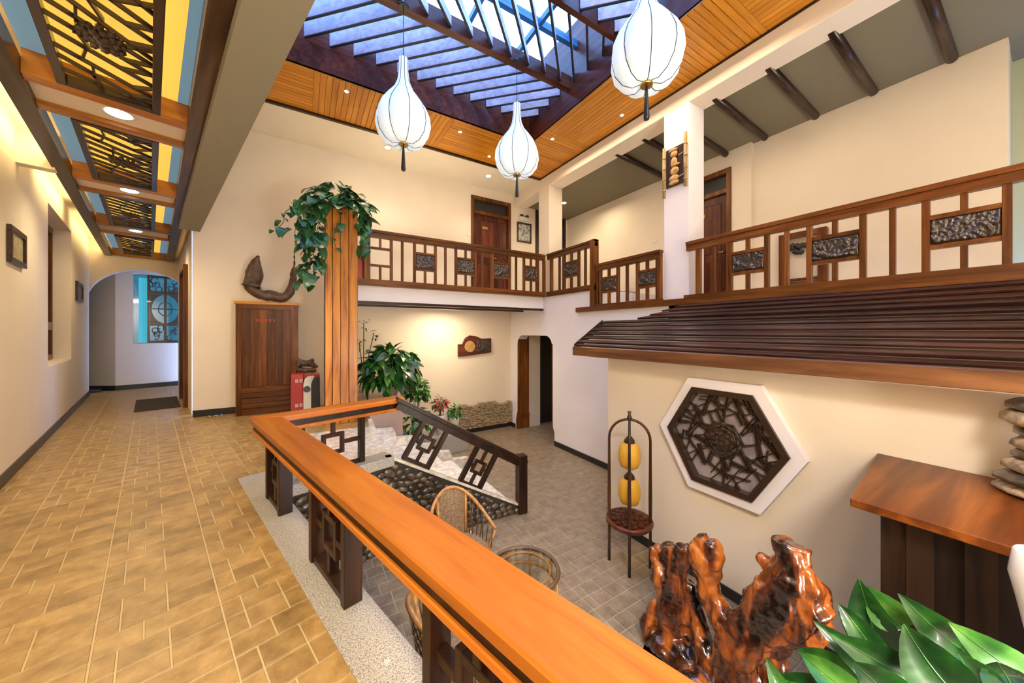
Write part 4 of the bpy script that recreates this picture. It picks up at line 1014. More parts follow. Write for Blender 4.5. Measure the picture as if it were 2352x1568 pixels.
# the big leafy plant close to the viewer
bp = thing('large_leaf_plant', (1.78, .12, ZL), 'large glossy green plant with broad pointed leaves in the bottom right corner', 'plant')
pot(bp, (1.78, .12, ZL), .17, .22, .62, plain('brown_glazed_pot', (.07, .035, .02), .3, coat=.5))
VD = Vector((math.sin(YAW), math.cos(YAW), 0)); RD = Vector((math.cos(YAW), -math.sin(YAW), 0))
def at_depth(px, py, D): return VD * D + RD * ((px - 1176) / F * D) + Vector((0, 0, EYE + (762 - py) / F * D))
def big_leaf(bx, by, bD, tx, ty_, tD, wpx, arch=.12, fold=.35, mat=leafA, side=0):
    a = at_depth(bx, by, bD); b2 = at_depth(tx, ty_, tD); d = b2 - a; L = d.length; n = 14
    w = wpx / F * (bD + tD) / 2 * .40; view = (a + b2) / 2 - Vector((0, 0, EYE)); y = d.cross(view).normalized(); z = y.cross(d).normalized()
    if z.dot(view) > 0: z = -z
    mb = MB(); rows = []
    for i in range(n + 1):
        t = i / n; ww = w * (math.sin(PI * min(1, (t * .93 + .07) ** .8)) ** .8 if 0 < t < 1 else .03)
        p = a + d * t + z * arch * L * math.sin(PI * t) + y * side * L * math.sin(PI * t)
        rows.append([mb.v(p - y * ww + z * fold * ww + z * .10 * ww * (i % 2)), mb.v(p - y * ww * .5 + z * (fold * .62 + .07 * (i % 2)) * ww), mb.v(p), mb.v(p + y * ww * .5 + z * (fold * .62 + .07 * (i % 2)) * ww), mb.v(p + y * ww + z * fold * ww + z * .05 * ww * (i % 2))])
    for r0, r1 in zip(rows, rows[1:]):
        for k in range(4):
            f = mb.b.faces.new((r0[k], r1[k], r1[k + 1], r0[k + 1])); f.smooth = True
    lo = mb.build('leaf', mat, bp, recalc=False)
    mb = MB(); mb.tube([a + d * t + z * arch * L * math.sin(PI * t) + y * side * L * math.sin(PI * t) + z * .002 for t in [k / 8 for k in range(9)]], [.0035 * (1 - k / 9) + .0008 for k in range(9)], 5); mb.build('midrib', leafC, lo)
    c = bp.location + Vector((rnd(-.06, .06), rnd(-.06, .06), .56)); mb = MB(); mb.tube([c, c.lerp(a, .5) + Vector((0, 0, .05)), a], [.007, .006, .004], 6); mb.build('stem', leafB, bp)
random.seed(3)
Ls = [(2010, 1480, 1.45, 1972, 1328, 1.40, 110), (2075, 1445, 1.35, 1988, 1345, 1.42, 95), (2210, 1490, 1.25, 2062, 1362, 1.30, 100),
      (2185, 1585, 1.05, 2075, 1432, 1.10, 150), (2370, 1565, 1.10, 2178, 1428, 1.18, 105), (2125, 1580, 1.10, 1905, 1455, 1.20, 95),
      (2010, 1500, 1.35, 1925, 1400, 1.45, 60), (1990, 1570, 1.2, 1830, 1492, 1.35, 58), (2050, 1570, 1.2, 1868, 1425, 1.3, 80),
      (1960, 1600, 1.1, 1775, 1555, 1.25, 60), (2000, 1620, 1.05, 1840, 1500, 1.2, 80), (2290, 1620, 1.0, 2200, 1500, 1.1, 110), (2100, 1640, 1.0, 1960, 1520, 1.1, 120),
      (2330, 1600, 1.15, 2120, 1395, 1.35, 90), (2260, 1570, 1.25, 2130, 1440, 1.35, 110), (1930, 1640, 1.1, 1730, 1600, 1.2, 80), (1830, 1660, 1.1, 1760, 1510, 1.2, 55), (2030, 1540, 1.3, 1925, 1385, 1.42, 75), (2350, 1640, .95, 2290, 1520, 1.05, 110), (2150, 1680, .95, 2010, 1580, 1.0, 130)]
for k, q in enumerate(Ls): big_leaf(*q, arch=rnd(.06, .16), fold=rnd(.2, .5), mat=(leafA, leafC)[k % 3 == 1], side=rnd(-.05, .05))

# ================================================================== HANGING LANTERNS
def lantern(x, y, label, zb=3.47, cord_top=ZS - .04):
    t = thing('silk_lantern', (x, y, zb), label, 'lantern', 'white silk lanterns hanging from the skylight grille')
    mb = MB(); K = 8
    prof = [(.045, .02), (.12, .0), (.20, .035), (.262, .12), (.285, .23), (.275, .33), (.235, .43), (.17, .53), (.105, .62), (.065, .72), (.05, .84), (.048, .98)]
    n = 64; rings = []
    for r, z in prof:
        rings.append([mb.v((r * (1 + .10 * abs(math.sin(K / 2 * a_))) * math.cos(a_) * .97, r * (1 + .10 * abs(math.sin(K / 2 * a_))) * math.sin(a_) * .97, z)) for a_ in [2 * PI * k / n for k in range(n)]])
    for a_, b_ in zip(rings, rings[1:]):
        for k in range(n):
            f = mb.b.faces.new((a_[k], a_[(k + 1) % n], b_[(k + 1) % n], b_[k])); f.smooth = True
    mb.build('shade', lantern_paper, t, local=True)
    for k in range(K):
        a_ = 2 * PI * k / K; mb = MB(); mb.tube([(r * .985 * math.cos(a_), r * .985 * math.sin(a_), z) for r, z in prof], .0035, 5); mb.build('rib', iron, t, local=True)
    mb = MB(); mb.lathe([(.05, -.005), (.055, .01), (.04, .03)], 12); mb.build('bottom_ring', brass, t, local=True)
    mb = MB(); mb.lathe([(.022, -.29), (.026, -.27), (.014, -.06), (.006, .0)], 10); mb.build('tassel', iron, t, local=True)
    mb = MB(); mb.tube([(0, 0, .98), (0, 0, cord_top - zb)], .0045, 5); mb.build('cord', iron, t, local=True)
    mb = MB(); mb.lathe([(.055, .0), (.06, .025), (.03, .05)], 16, (0, 0, cord_top - zb - .05)); mb.build('canopy', iron, t, local=True)
    lamp('lantern_bulb', 'POINT', (x, y, zb + .28), 0.01, (1, .95, .9), .1)
lantern(.956, 3.93, 'white gourd shaped silk lantern hanging left, over the stair')
lantern(2.48, 3.93, 'smallest looking white silk lantern, hanging farthest back in the middle', 3.49)
lantern(2.50, 1.88, 'largest looking white silk lantern, hanging nearest at the top', 3.46)

# ================================================================== THINGS ON THE CORRIDOR WALL AND FLOOR
def picture(nm, label, T, w, h, fw, fm, art, cat='picture', depth=.03, mat_in=None):
    t = thing(nm, T @ Vector((0, 0, 0)), label, cat)
    for q in ((0, w, 0, fw), (0, w, h - fw, h), (0, fw, fw, h - fw), (w - fw, w, fw, h - fw)):
        mb = MB(T); mb.box(q[0], q[1], -depth, 0, q[2], q[3]); mb.build('frame_bar', fm, t, bevel=.003)
    mb = MB(T); mb.box(fw, w - fw, -depth * .4, 0, fw, h - fw); mb.build('picture', art, t)
    return t
art1 = plain('faded_print', (.40, .33, .17), .5, vary=.35, scale=18)
art2 = plain('ink_print', (.42, .42, .38), .5, vary=.8, scale=22)
TLW = CR @ Matrix.Translation((-.89, 0, 0)) @ Matrix.Rotation(-PI / 2, 4, 'Z')
TLW = CR @ Matrix(((0, -1, 0, -.89), (1, 0, 0, 0), (0, 0, 1, 0), (0, 0, 0, 1)))    # local x along the corridor, -y into the room
TLW = CR @ Matrix.Translation((-.89, 0, 0)) @ Matrix.Rotation(PI / 2, 4, 'Z')
picture('framed_picture', 'small dark framed picture on the left wall, nearest the viewer', TLW @ Matrix.Translation((5.43, 0, 1.99)), .56, .34, .05, W_dark['Z'], art1)
picture('framed_picture', 'narrow dark framed picture on the left wall beside the arch', TLW @ Matrix.Translation((9.55, 0, 1.90)), .75, .34, .06, W_dark['Z'], W_mid['Z'])
mb = MB(CR); mb.box(-.19, .38, 8.52, 9.95, .001, .012); tag(mb.build('door_mat', plain('mat_fabric', (.045, .030, .020), .9, vary=.3, scale=60), bevel=.004), 'dark brown doormat in front of the arch', 'mat')
mb = MB(CR); mb.box(-1.55, -.75, 11.9, 12.2, 0, .05); tag(mb.build('stone_threshold', black_base), 'dark polished stone step behind the arch', 'step')
TBK = Matrix.Translation((0, YB, 0))
picture('framed_picture', 'square black framed ink picture right of the balcony door', TBK @ Matrix.Translation((4.55, 0, 3.62)), .43, .50, .04, W_dark['Z'], art2)
for x, y, lab in ((3.19, 3.56, 'small wall switch left of the balcony door'), (4.15, .42, 'small wall switch on the lower back wall near the doorway')):
    mb = MB(); mb.box(x, x + .085, YB - .012, YB, y, y + .085); s = mb.build('light_switch', white_pl, bevel=.003); tag(s, lab, 'switch')
mb = MB(); mb.box(6.19, 6.2, 4.43, 4.52, 3.2, 3.29); tag(mb.build('light_switch', white_pl, bevel=.002), 'small wall switch on the walkway rear wall left of the white pillar', 'switch')
t = thing('emergency_light', (4.72, YB - .04, 4.14), 'twin headed emergency light above the black framed picture', 'emergency light')
mb = MB(); mb.box(4.62, 4.86, YB - .06, YB, 4.16, 4.26); mb.build('housing', white_pl, t, bevel=.008)
for x in (4.66, 4.82): mb = MB(); mb.lathe([(.045, 0), (.05, .03), (.02, .05)], 12, (x, YB - .055, 4.26)); mb.build('lamp_head', iron, t)
# downlights
for k, (x, y, z, lab) in enumerate(((1.30, 6.526, ZC, 'recessed ceiling lamp above the back wall, left of the middle'), (3.42, 6.58, ZC, 'recessed ceiling lamp above the balcony door'), (.50, 5.28, ZC - .018, 'tiny recessed lamp at the left end of the orange boards'), (2.24, 5.35, ZC - .018, 'tiny recessed lamp in the back orange boards near the left lantern'), (3.03, 5.80, ZC - .018, 'tiny recessed lamp in the orange boards left of the small lantern'), (3.70, 4.70, ZC - .018, 'tiny recessed lamp in the orange boards at the skylight corner'), (4.22, 3.62, ZC - .018, 'tiny recessed lamp in the orange boards near the white pillar'), (5.40, 6.4, 4.50, 'recessed lamp in the walkway ceiling behind the far pillar'))):
    t = thing('downlight', (x, y, z), lab, 'ceiling light', 'recessed ceiling lamps of the atrium'); r = .05 if k in (0, 1, 7) else .025
    mb = MB(); mb.lathe([(r, -.006), (r * 1.3, -.004), (r * 1.3, .003)], 16); mb.build('bezel', white_pl, t, local=True)
    mb = MB(); mb.lathe([(r * .98, -.008), (r * .98, .0)], 16); mb.build('lamp_disc', lamp_glow, t, local=True)
    if k in (0, 1): lamp('downlight_spot', 'SPOT', (x, y, z - .03), 26, (1, .86, .62), .05, (.0, 0, 0), 1.7, .8)
    elif k == 7: lamp('downlight_spot', 'SPOT', (x, y, z - .03), 25, (1, .86, .62), .05, (.0, 0, 0), 2.2, .8)
    else: lamp('downlight_spot', 'SPOT', (x, y, z - .03), 8, (1, .86, .62), .03, (.0, 0, 0), 1.6, .8)

# cabinet
cb = thing('tall_cabinet', (-.55, 7.05, 0), 'brown wooden cabinet with red lettering, standing against the back wall', 'cabinet')
cf = 6.90
mb = MB(); mb.box(-.94, -.10, cf + .02, YB - .01, 0, 1.80); mb.build('body', W_mid['Z'], cb)
mb = MB(); mb.box(-.96, -.08, cf - .005, YB - .01, 1.80, 1.84); mb.build('top', W_or['X'], cb, bevel=.004)
for q in ((-.94, -.87), (-.20, -.10)): mb = MB(); mb.box(q[0], q[1], cf, cf + .03, 0, 1.80); mb.build('stile', W_mid['Z'], cb, bevel=.004)
for q in ((0, .10), (1.72, 1.80)): mb = MB(); mb.box(-.87, -.20, cf + .002, cf + .03, q[0], q[1]); mb.build('rail', W_mid['X'], cb, bevel=.004)
dr = MB(); dr.box(-.87, -.20, cf + .012, cf + .03, .45, 1.72); dr = dr.build('door', W_mid['Z'], cb)
for k in range(6): mb = MB(); x = -.865 + k * .111; mb.box(x, x + .107, cf + .004, cf + .014, .46, 1.71); mb.build('plank', W_mid['Z'], dr, bevel=.002)
mb = MB(); mb.lathe([(.015, 0), (.02, .01)], 10, (0, 0, 0)); mb.build('handle', brass, dr, local=True, at=(-.85, cf, 1.10))
for k in range(4): mb = MB(); z = .11 + k * .085; mb.box(-.87, -.20, cf - .004 + .006 * (k % 2), cf + .03, z, z + .075); mb.build('drawer_board', W_mid['X'], cb, bevel=.006)
mb = MB(); random.seed(2)
for k in range(5):
    x = -.68 + k * .055
    for j in range(4):
        if j % 2: mb.box(x + .005, x + .042, cf + .001, cf + .0045, 1.515 + j * .013, 1.521 + j * .013)
        else: mb.box(x + .010 + .010 * j, x + .016 + .010 * j, cf + .001, cf + .0045, 1.515, 1.565)
mb.build('lettering', red_paint, dr, kind='stuff')
# driftwood carving on the cabinet
def skin(nm, verts, edges, rad, mat, label=None, cat=None, sub=2, disp=.0, dscale=.1, parent=None):
    me = bpy.data.meshes.new(nm); me.from_pydata([tuple(v) for v in verts], edges, []); me.materials.append(mat)
    o = bpy.data.objects.new(nm, me); link(o); o.modifiers.new('skin', 'SKIN')
    for i, r in enumerate(rad):
        r = r if isinstance(r, tuple) else (r, r); me.skin_vertices[0].data[i].radius = r
    me.skin_vertices[0].data[0].use_root = True
    s = o.modifiers.new('sub', 'SUBSURF'); s.levels = sub; s.render_levels = sub
    if disp:
        tx = bpy.data.textures.new(nm + '_tex', 'CLOUDS'); tx.noise_scale = dscale; d = o.modifiers.new('d', 'DISPLACE'); d.texture = tx; d.strength = disp; d.mid_level = .5
    dg = bpy.context.evaluated_depsgraph_get(); me2 = bpy.data.meshes.new_from_object(o.evaluated_get(dg)); bpy.data.objects.remove(o)
    for p in me2.polygons: p.use_smooth = True
    o = bpy.data.objects.new(nm, me2); link(o); tag(o, label, cat)
    return o
v = [(x, 6.98, z) for x, z in ((-.66, 1.90), (-.74, 2.05), (-.75, 2.25), (-.70, 2.45), (-.66, 2.62), (-.50, 1.97), (-.32, 1.92), (-.22, 2.0), (-.175, 2.2), (-.165, 2.40), (-.155, 2.50), (-.15, 2.76), (-.78, 2.12), (-.80, 2.38), (-.60, 2.2))]
skin('driftwood_carving', v, [(0, 1), (1, 2), (2, 3), (3, 4), (0, 5), (5, 6), (6, 7), (7, 8), (8, 9), (9, 10), (10, 11), (1, 12), (12, 13), (2, 14)], [.10, .13, .12, .10, .015, .095, .09, .08, .062, .045, .014, .004, .06, .03, .08], drift, 'U shaped dark driftwood carving on top of the cabinet', 'carving', 2, .03, .05)
mb = MB(); mb.lathe([(.3, 0), (.3, .012)], 24)
# fire box with driftwood on it
fb_ = thing('fire_box', (.03, 6.7, 0), 'red fire equipment box beside the cabinet', 'fire box')
mb = MB(); mb.box(-.195, -.02, 6.56, 6.84, 0, .66); mb.box(-.02, .22, 6.62, 6.84, 0, .64); mb.build('body', red_metal, fb_, bevel=.008)
mb = MB()
for z in (.52, .12):
    for x in (-.13, -.07):
        mb.box(x, x + .012, 6.555, 6.561, z, z + .055); mb.box(x + .028, x + .038, 6.555, 6.561, z, z + .055)
        for j in range(3): mb.box(x + .01, x + .03, 6.555, 6.561, z + j * .023, z + j * .023 + .007)
mb.build('lettering', white_pl, fb_, kind='stuff')
t = thing('floor_heater', (.10, 6.5, 0), 'cream and black upright floor unit leaning by the red fire box', 'heater')
mb = MB(); mb.prism([(-.02 + x, 6.46, z) for x, z in [(0, 0), (0, .50), (.02, .58), (.07, .62), (.16, .62), (.14, .58), (.12, .5), (.11, 0)]], (0, .12, 0)); mb.build('casing', cerW, t, bevel=.006)
mb = MB(); mb.prism([(.09 + x, 6.45, z) for x, z in [(0, 0), (0, .50), (.03, .58), (.07, .615), (.12, .59), (.13, .0)]], (0, .14, 0)); mb.build('grille', iron, t, bevel=.006)
mb = MB(); mb.lathe([(.05, 0), (.05, .03)], 16); o = mb.build('knob', iron, t, local=True); o.location = (-.07, -.05, .42); o.rotation_euler = (PI / 2, 0, 0)
v = [(x, y, z) for x, y, z in ((-.13, 6.72, .74), (-.05, 6.70, .84), (.08, 6.7, .80), (.20, 6.72, .74), (-.1, 6.7, .72), (.05, 6.67, .70), (.18, 6.68, .70), (-.12, 6.72, .90), (.12, 6.70, .90))]
skin('driftwood_log', v, [(0, 1), (1, 2), (2, 3), (0, 4), (4, 5), (5, 6), (1, 7), (2, 8)], [.05, .045, .05, .03, .045, .045, .03, .03, .025], drift, 'knotty driftwood lying on the red fire box', 'driftwood', 2, .03, .05)
mb = MB(); mb.box(.73, .82, 5.92, 6.02, 2.12, 2.66); tag(mb.build('red_cabinet', red_metal, bevel=.006), 'small red box at the left end of the balcony', 'box')

# irregular wood plaque with a yellow disc on the lower back wall
pq = thing('wood_slab_plaque', (3.38, YB - .03, .95), 'irregular brown wood slab with a pale yellow disc on the lower back wall', 'wall plaque')
out_ = [(2.955, .79), (2.955, 1.07), (3.06, 1.07), (3.12, 1.20), (3.24, 1.27), (3.40, 1.25), (3.55, 1.19), (3.80, 1.20), (3.80, .86), (3.5, .83), (3.2, .80)]
mb = MB(); mb.prism([(x, YB - .05, z) for x, z in out_], (0, .045, 0)); mb.build('slab', W_red['X'], pq, bevel=.008)
mb = MB(); mb.lathe([(.13, 0), (.135, .01), (.12, .018)], 24); o = mb.build('yellow_disc', gold, pq, local=True); o.location = (-.14, -.02, .06); o.rotation_euler = (PI / 2, 0, 0)
mb = relief(Matrix.Translation((3.42, YB - .052, .88)), .34, .28, 4); mb.build('carving', carved, pq, recalc=False)

# bamboo framed figure carving on the white pillar
bf = thing('bamboo_plaque', (4.44, 2.86, 3.67), 'bamboo framed carving of a small figure on the white pillar', 'wall plaque')
mb = MB(); mb.box(4.425, 4.448, 2.72, 3.00, 3.40, 3.94); mb.build('back_board', W_dark['Z'], bf)
for y, z0, z1 in ((2.70, 3.33, 4.06), (3.02, 3.27, 3.98)):
    mb = MB(); mb.tube([(4.41, y, z0), (4.41, y + .005, (z0 + z1) / 2), (4.41, y, z1)], .022, 8)
    for k in range(4): mb.tube([(4.41, y, z0 + (z1 - z0) * (k + .6) / 4.6), (4.41, y, z0 + (z1 - z0) * (k + .6) / 4.6 + .014)], .027, 8)
    mb.build('bamboo_pole', bamboo, bf)
for c, r in (((4.41, 2.87, 3.84), (.02, .055, .05)), ((4.41, 2.87, 3.72), (.02, .05, .08)), ((4.41, 2.86, 3.60), (.025, .065, .06)), ((4.41, 2.87, 3.50), (.02, .075, .05)), ((4.405, 2.88, 3.895), (.02, .07, .025)), ((4.405, 2.84, 3.68), (.02, .06, .02)), ((4.41, 2.87, 3.44), (.02, .08, .03))):
    mb = MB(); mb.blob(c, r, 2); mb.build('figure_relief', gold, bf)
for z in (3.82, 3.52): mb = MB(); mb.tube([(4.42, 2.72, z), (4.40, 2.80, z - .03)], .004, 5); mb.build('cord', white_pl, bf)

# framed niche on the rear wall
nf = thing('wooden_wall_frame', (6.24, 2.0, 1.74), 'tall open wooden frame with dark foliage on the walkway rear wall', 'frame')
for q in ((2.22, 2.30, 1.74, 2.82), (1.74, 1.84, 1.74, 2.82), (1.84, 2.22, 2.74, 2.82), (1.84, 2.22, 2.06, 2.09), (1.84, 2.22, 2.11, 2.14)):
    mb = MB(); mb.box(6.18, 6.26, *q); mb.build('frame_bar', W_mid['Z'], nf, bevel=.004)
mb = MB(); random.seed(6)
for k in range(12): mb.blob((6.22, rnd(1.98, 2.2), 2.68 - abs(rnd(0, .2)) * (1 if k % 2 else .5)), (.03, .05, .04), 1)
mb.build('dark_foliage', iron, nf)

# ================================================================== LANTERN STAND
ls = thing('lantern_stand', (2.78, 2.29, ZL), 'slim dark wooden stand of crossed arches with two yellow lanterns, beside the hexagon wall', 'lamp')
T = Matrix.Translation((2.78, 2.29, ZL))
base_a = math.atan2(2.359 - 2.33, 2.602 - 2.83)
for ang in (math.radians(219.5), math.radians(129.5)):
    for s in (0, PI):
        pts = [(  .195 * math.cos(ang + s), .195 * math.sin(ang + s), z) for z in (0, .35, .7, 1.05, 1.25)]
        pts += [(  .195 * math.cos(ang + s) * math.cos(k * PI / 16), .195 * math.sin(ang + s) * math.cos(k * PI / 16), 1.25 + .20 * math.sin(k * PI / 16)) for k in range(1, 9)]
        mb = MB(); mb.tube(pts, [.015, .014, .018, .014] + [.013] * (len(pts) - 4), 8); o = mb.build('leg', wood('stand_wood%d' % int(math.degrees(ang + s)), (.02, .008, .005), (.07, .028, .013), (.13, .055, .025), 'Z'), ls, local=True)
mb = MB(); mb.lathe([(.02, 1.44), (.025, 1.47), (.012, 1.50), (.02, 1.53)], 10); mb.build('finial', W_dark['Z'], ls, local=True)
mb = MB(); mb.lathe([(.20, .40), (.225, .43), (.225, .455), (.20, .455), (.19, .44)], 28); mb.build('tray', W_red['X'], ls, local=True)
mb = MB(); rosette(mb, (0, 0, .445), .18, .18, .025, Matrix.Identity(4), 8); mb.build('tray_carving', W_red['X'], ls, local=True)
for z in (.98, .62):
    mb = MB(); mb.lathe([(.05, 0), (.085, .02), (.105, .08), (.108, .14), (.10, .20), (.08, .245), (.05, .26)], 24, (0, 0, z - .02)); tag(mb.build('paper_lantern', yellow_paper, ls, local=True), 'plump yellow paper lantern')
    mb = MB(); mb.lathe([(.055, 0), (.05, .03), (.015, .07)], 12, (0, 0, z + .235)); mb.build('lantern_cap', W_dark['Z'], ls, local=True)
mb = MB(); mb.tube([(0, 0, .60), (0, 0, 1.46)], .004, 5); mb.build('cord', iron, ls, local=True)

# ================================================================== RATTAN CHAIRS AND TABLE
def rattan_chair(label, loc, rz, s=.86):
    t = thing('rattan_chair', loc, label, 'chair', 'rattan chairs in the atrium', rz)
    hoop = []
    for k in range(25):
        a_ = PI * k / 24; hoop.append(Vector((-.34 * math.cos(a_), -.24 + .54 * math.sin(a_) ** .9, .60 + .30 * math.sin(a_) ** 1.6)) * s)
    low = [Vector((-.29 * math.cos(PI * k / 24), -.22 + .44 * math.sin(PI * k / 24), .40)) * s for k in range(25)]
    mb = MB(); mb.tube(hoop, .017, 8); mb.build('hoop', rattan, t, local=True)
    mb = MB(); mb.tube(low, .012, 6); mb.tube([low[0], low[-1]], .012, 6); mb.build('seat_ring', rattan, t, local=True)
    for k in range(25):
        if 9 <= k <= 15 and k % 2: continue
        if 10 <= k <= 14: continue
        mb = MB(); a_, b_ = low[k], hoop[k]; m_ = (a_ + b_) / 2 + Vector((.02 * math.sin(k * 2), .0, 0)); mb.tube([a_, m_, b_], .0055, 5); mb.build('spindle', rattan_d, t, local=True)
    mb = MB()
    for k in range(8, 16):
        for j in range(8):
            A = low[k].lerp(hoop[k], j / 8); B = low[k + 1].lerp(hoop[k + 1], j / 8); C_ = low[k + 1].lerp(hoop[k + 1], (j + 1) / 8); D_ = low[k].lerp(hoop[k], (j + 1) / 8)
            o_ = Vector((0, .006 * ((k + j) % 2), 0)); mb.face([A + o_, B + o_, C_ + o_, D_ + o_], smooth=False)
    mb.build('woven_back', weave, t, local=True)
    for k in (8, 16):
        mb = MB(); mb.tube([low[k], hoop[k]], .014, 6); mb.build('back_post', rattan, t, local=True)
    mb = MB(); mb.prism([Vector((p.x * .96, p.y * .98, .385 * s)) for p in low], (0, 0, .03 * s)); mb.build('seat', weave, t, local=True)
    for x, y in ((-.27, -.2), (.27, -.2), (-.2, .16), (.2, .16)):
        mb = MB(); mb.tube([Vector((x * 1.08, y * 1.08, 0)) * s, Vector((x, y, .40)) * s] + ([Vector((x * 1.26, y - .04, .60)) * s] if y < 0 else []), .014, 6); mb.build('leg', rattan, t, local=True)
    return t
rattan_chair('rattan barrel chair by the pebble wall, its hooped back above the handrail', (1.22, 2.96, ZL), math.radians(-4))
rattan_chair('rattan barrel chair seen through the gap under the big handrail', (.76, 1.98, ZL), math.radians(84), .82)
tb = thing('rattan_table', (1.36, 2.06, ZL), 'small round rattan table with a glass top beyond the handrail', 'table')
mb = MB()
mb.tube([(.25 * math.cos(a_), .25 * math.sin(a_), .60) for a_ in [2 * PI * k / 28 for k in range(29)]], .016, 8, cap=False); mb.build('top_ring', rattan_d, tb, local=True)
mb = MB(); mb.tube([(.19 * math.cos(a_), .19 * math.sin(a_), .60) for a_ in [2 * PI * k / 28 for k in range(29)]], .010, 6, cap=False); mb.build('inner_ring', rattan, tb, local=True)
mb = MB(); mb.lathe([(.235, .605), (.235, .611)], 32); mb.build('glass_top', glass_mat('table_glass', (.86, .88, .86), .14), tb, local=True)
mb = MB(); mb.tube([(.23 * math.cos(a_), .23 * math.sin(a_), .50) for a_ in [2 * PI * k / 28 for k in range(29)]], .012, 6, cap=False); mb.build('lower_ring', rattan, tb, local=True)
for k in range(8):
    a_ = 2 * PI * k / 8; mb = MB(); mb.tube([(.20 * math.cos(a_), .20 * math.sin(a_), 0), (.235 * math.cos(a_), .235 * math.sin(a_), .30), (.24 * math.cos(a_), .24 * math.sin(a_), .60)], .010, 6); mb.build('leg', rattan, tb, local=True)

# ================================================================== ROOT CARVING
def root_carving():
    X = 2.25
    def q(zx, zy, dX=0): 
        p = onX(1460 + zx * .2474, 1180 + zy * .2474, X + dX); return (p.x, p.y, p.z)
    mb = MB()
    def strand(pts, rad):
        P_ = [Vector(p) for p in pts]; fine = []; fr = []
        for i in range(len(P_) - 1):
            for k in range(6): fine.append(P_[i].lerp(P_[i + 1], k / 6)); fr.append(rad[i] + (rad[i + 1] - rad[i]) * k / 6)
        fine.append(P_[-1]); fr.append(rad[-1]); mb.tube(fine, fr, 10)
    # left flat topped trunk
    strand([q(170, 290), q(250, 500), q(300, 800), q(330, 1150), q(430, 1560, .0), q(500, 2000)], [.045, .075, .085, .10, .12, .16])
    strand([q(300, 300), q(370, 480), q(330, 700), q(420, 1100)], [.055, .065, .06, .08])
    strand([q(430, 300), q(450, 450), q(400, 640), q(450, 1000)], [.045, .05, .04, .07])
    # central tall horn
    strand([q(590, 190), q(610, 330), q(640, 520), q(690, 750), q(800, 950), q(900, 1150), q(880, 1500), q(800, 2000)], [.05, .075, .08, .07, .085, .10, .11, .18])
    strand([q(680, 250), q(740, 430), q(760, 600), q(740, 760)], [.035, .05, .04, .03])
    strand([q(500, 620, .05), q(560, 1000, .05), q(640, 1300), q(700, 1700)], [.05, .07, .09, .12])
    # foot on the left
    strand([q(200, 830, -.05), q(130, 1000, -.05), q(150, 1250, -.05), q(250, 1700, -.05), q(300, 2050)], [.035, .06, .065, .08, .12])
    # right lobe
    strand([q(1420, 250), q(1440, 420), q(1420, 620), q(1320, 820), q(1120, 1000), q(960, 1180)], [.07, .09, .10, .12, .11, .09])
    strand([q(1150, 400), q(1230, 480), q(1400, 560), q(1560, 700), q(1640, 850), q(1700, 910)], [.015, .03, .05, .055, .055, .045])
    strand([q(1530, 300), q(1560, 480), q(1640, 650), q(1700, 850)], [.045, .05, .05, .045])
    strand([q(1200, 640), q(1130, 780), q(1080, 900), q(960, 1000)], [.04, .06, .06, .07])
    strand([q(1700, 920), q(1500, 980), q(1300, 1080), q(1100, 1200), q(960, 1400)], [.045, .07, .09, .08, .09])
    strand([q(1080, 1000, -.05), q(1020, 1250, -.05), q(1030, 1500, -.05), q(900, 2050)], [.05, .065, .07, .14])
    strand([q(1250, 1150, .08), q(1300, 1350, .12), q(1200, 1700, .12), q(1200, 2100, .1)], [.07, .06, .08, .12])
    strand([q(1560, 640), q(1640, 760, .05), q(1740, 900, .05), q(1640, 1010, .05), q(1450, 1080, .05)], [.06, .085, .07, .08, .09])
    strand([q(1300, 650, .06), q(1350, 850, .08), q(1300, 1000, .08), q(1180, 1150, .06)], [.08, .11, .12, .11])
    # base spreading on the floor
    c = Vector(q(800, 1700)); 
    for a_ in range(7):
        t_ = a_ * .9; strand([(c.x, c.y, c.z), (c.x + .3 * math.cos(t_), c.y + .35 * math.sin(t_), ZL + .10), (c.x + .42 * math.cos(t_), c.y + .5 * math.sin(t_), ZL + .04)], [.14, .09, .04])
    me = mb.data('root_carving', root_m); o = bpy.data.objects.new('root_carving', me); link(o)
    r = o.modifiers.new('r', 'REMESH'); r.mode = 'VOXEL'; r.voxel_size = .012
    sm = o.modifiers.new('s', 'SMOOTH'); sm.iterations = 3; sm.factor = .6
    for sc_, st_ in ((.16, .10), (.05, .020)):
        tx = bpy.data.textures.new('root_tex', 'CLOUDS'); tx.noise_scale = sc_; tx.noise_depth = 2
        d = o.modifiers.new('d', 'DISPLACE'); d.texture = tx; d.strength = st_; d.mid_level = .5; d.texture_coords = 'GLOBAL'
    dg = bpy.context.evaluated_depsgraph_get(); me2 = bpy.data.meshes.new_from_object(o.evaluated_get(dg)); bpy.data.objects.remove(o)
    zmin = ZL
    for v_ in me2.vertices:
        if v_.co.z < zmin: v_.co.z = zmin
        if v_.co.x > 3.12: v_.co.x = 3.12
    for p in me2.polygons: p.use_smooth = True
    o = bpy.data.objects.new('root_carving', me2); link(o); me2.materials.clear(); me2.materials.append(root_m)
    tag(o, 'glossy orange and black tree root carving standing before the cream wall', 'carving')
root_carving()

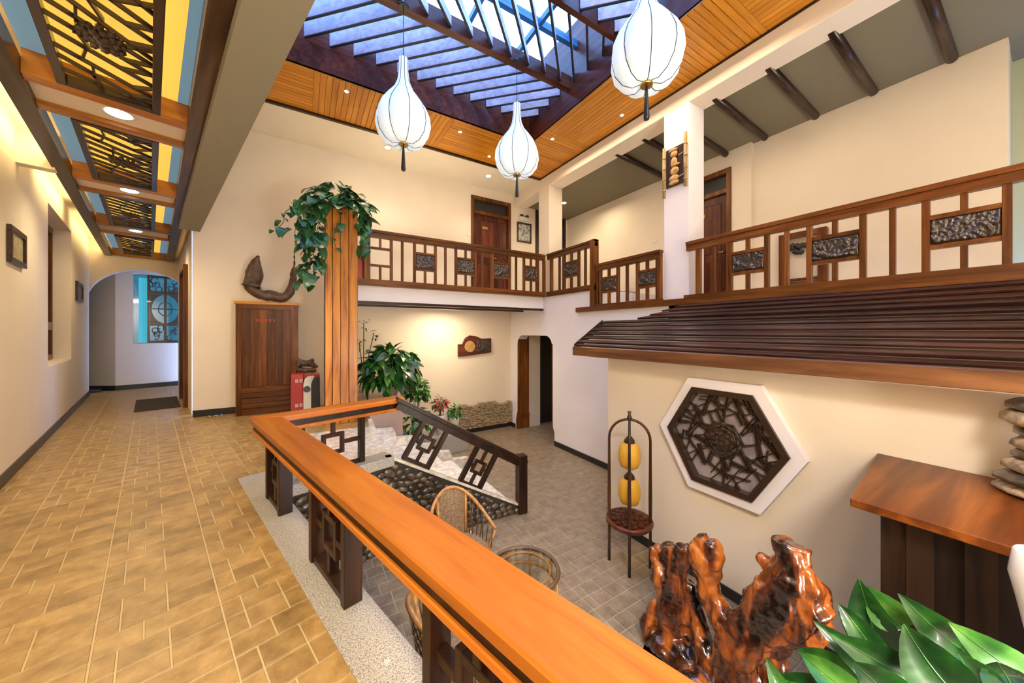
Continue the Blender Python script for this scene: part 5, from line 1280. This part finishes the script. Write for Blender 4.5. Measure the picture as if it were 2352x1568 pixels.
# ================================================================== COUNTER
ct = thing('wooden_counter', (2.7, -.4, ZL), 'dark planked counter with a glossy orange brown top at the right edge', 'counter')
ZT = .566
mb = MB(); mb.prism([(2.20, .535, ZT - .04), (3.165, .64, ZT - .04), (3.165, -2.2, ZT - .04), (2.20, -2.2, ZT - .04)], (0, 0, .04)); tag(mb.build('counter_top', W_desk, ct, bevel=.004), 'glossy orange brown wooden top')
mb = MB(); mb.box(2.36, 3.15, -2.2, .44, ZL, ZT - .04); mb.build('carcass', W_blk, ct)
y = .46; k = 0
while y > -1.6:
    mb = MB(); mb.box(2.325 - .004 * (k % 2), 2.36, y - .079, y, ZL + .02, ZT - .045); mb.build('front_plank', W_blk, ct); y -= .080; k += 1
for k in range(7): mb = MB(); x = 2.36 + k * .115; mb.box(x + .002, x + .112, .44, .465, ZL + .02, ZT - .045); mb.build('side_plank', W_blk, ct)
# stacked stone ornament on the counter
so = thing('stone_stack', (2.98, .02, ZT), 'column of stacked rough stones standing on the counter by the wall', 'stone ornament')
random.seed(21); z = ZT; k = 0
while z < .97:
    h = rnd(.045, .07); r = .17 if k == 0 else (.13 + .02 * math.sin(k * 1.3)) * (1.1 if k < 2 else 1)
    mb = MB(); mb.lathe([(r * .8, 0), (r * 1.02, h * .3), (r, h * .7), (r * .82, h)], 11, (2.98 + rnd(-.01, .01), .02 + rnd(-.012, .012), z))
    for v_ in mb.b.verts: v_.co += Vector((noise.noise(v_.co * 9), noise.noise(v_.co * 9 + Vector((5, 0, 0))), 0)) * .025
    mb.build('stone', (pebble_light, pebble)[k % 2], so); z += h; k += 1
vs = thing('white_vase', (2.18, -.04, ZL), 'white ceramic vase edge in front of the counter at the right border', 'vase')
vp = at_depth(2392, 1330, 1.12)
vs.location = (vp.x, vp.y, ZL)
mb = MB(); H_ = vp.z - ZL
mb.lathe([(.10, 0), (.05, .1), (.03, H_ - .2), (.05, H_ - .08), (.065, H_), (.055, H_ + .08), (.05, H_ + .085)], 20); mb.build('body', cerW, vs, local=True)
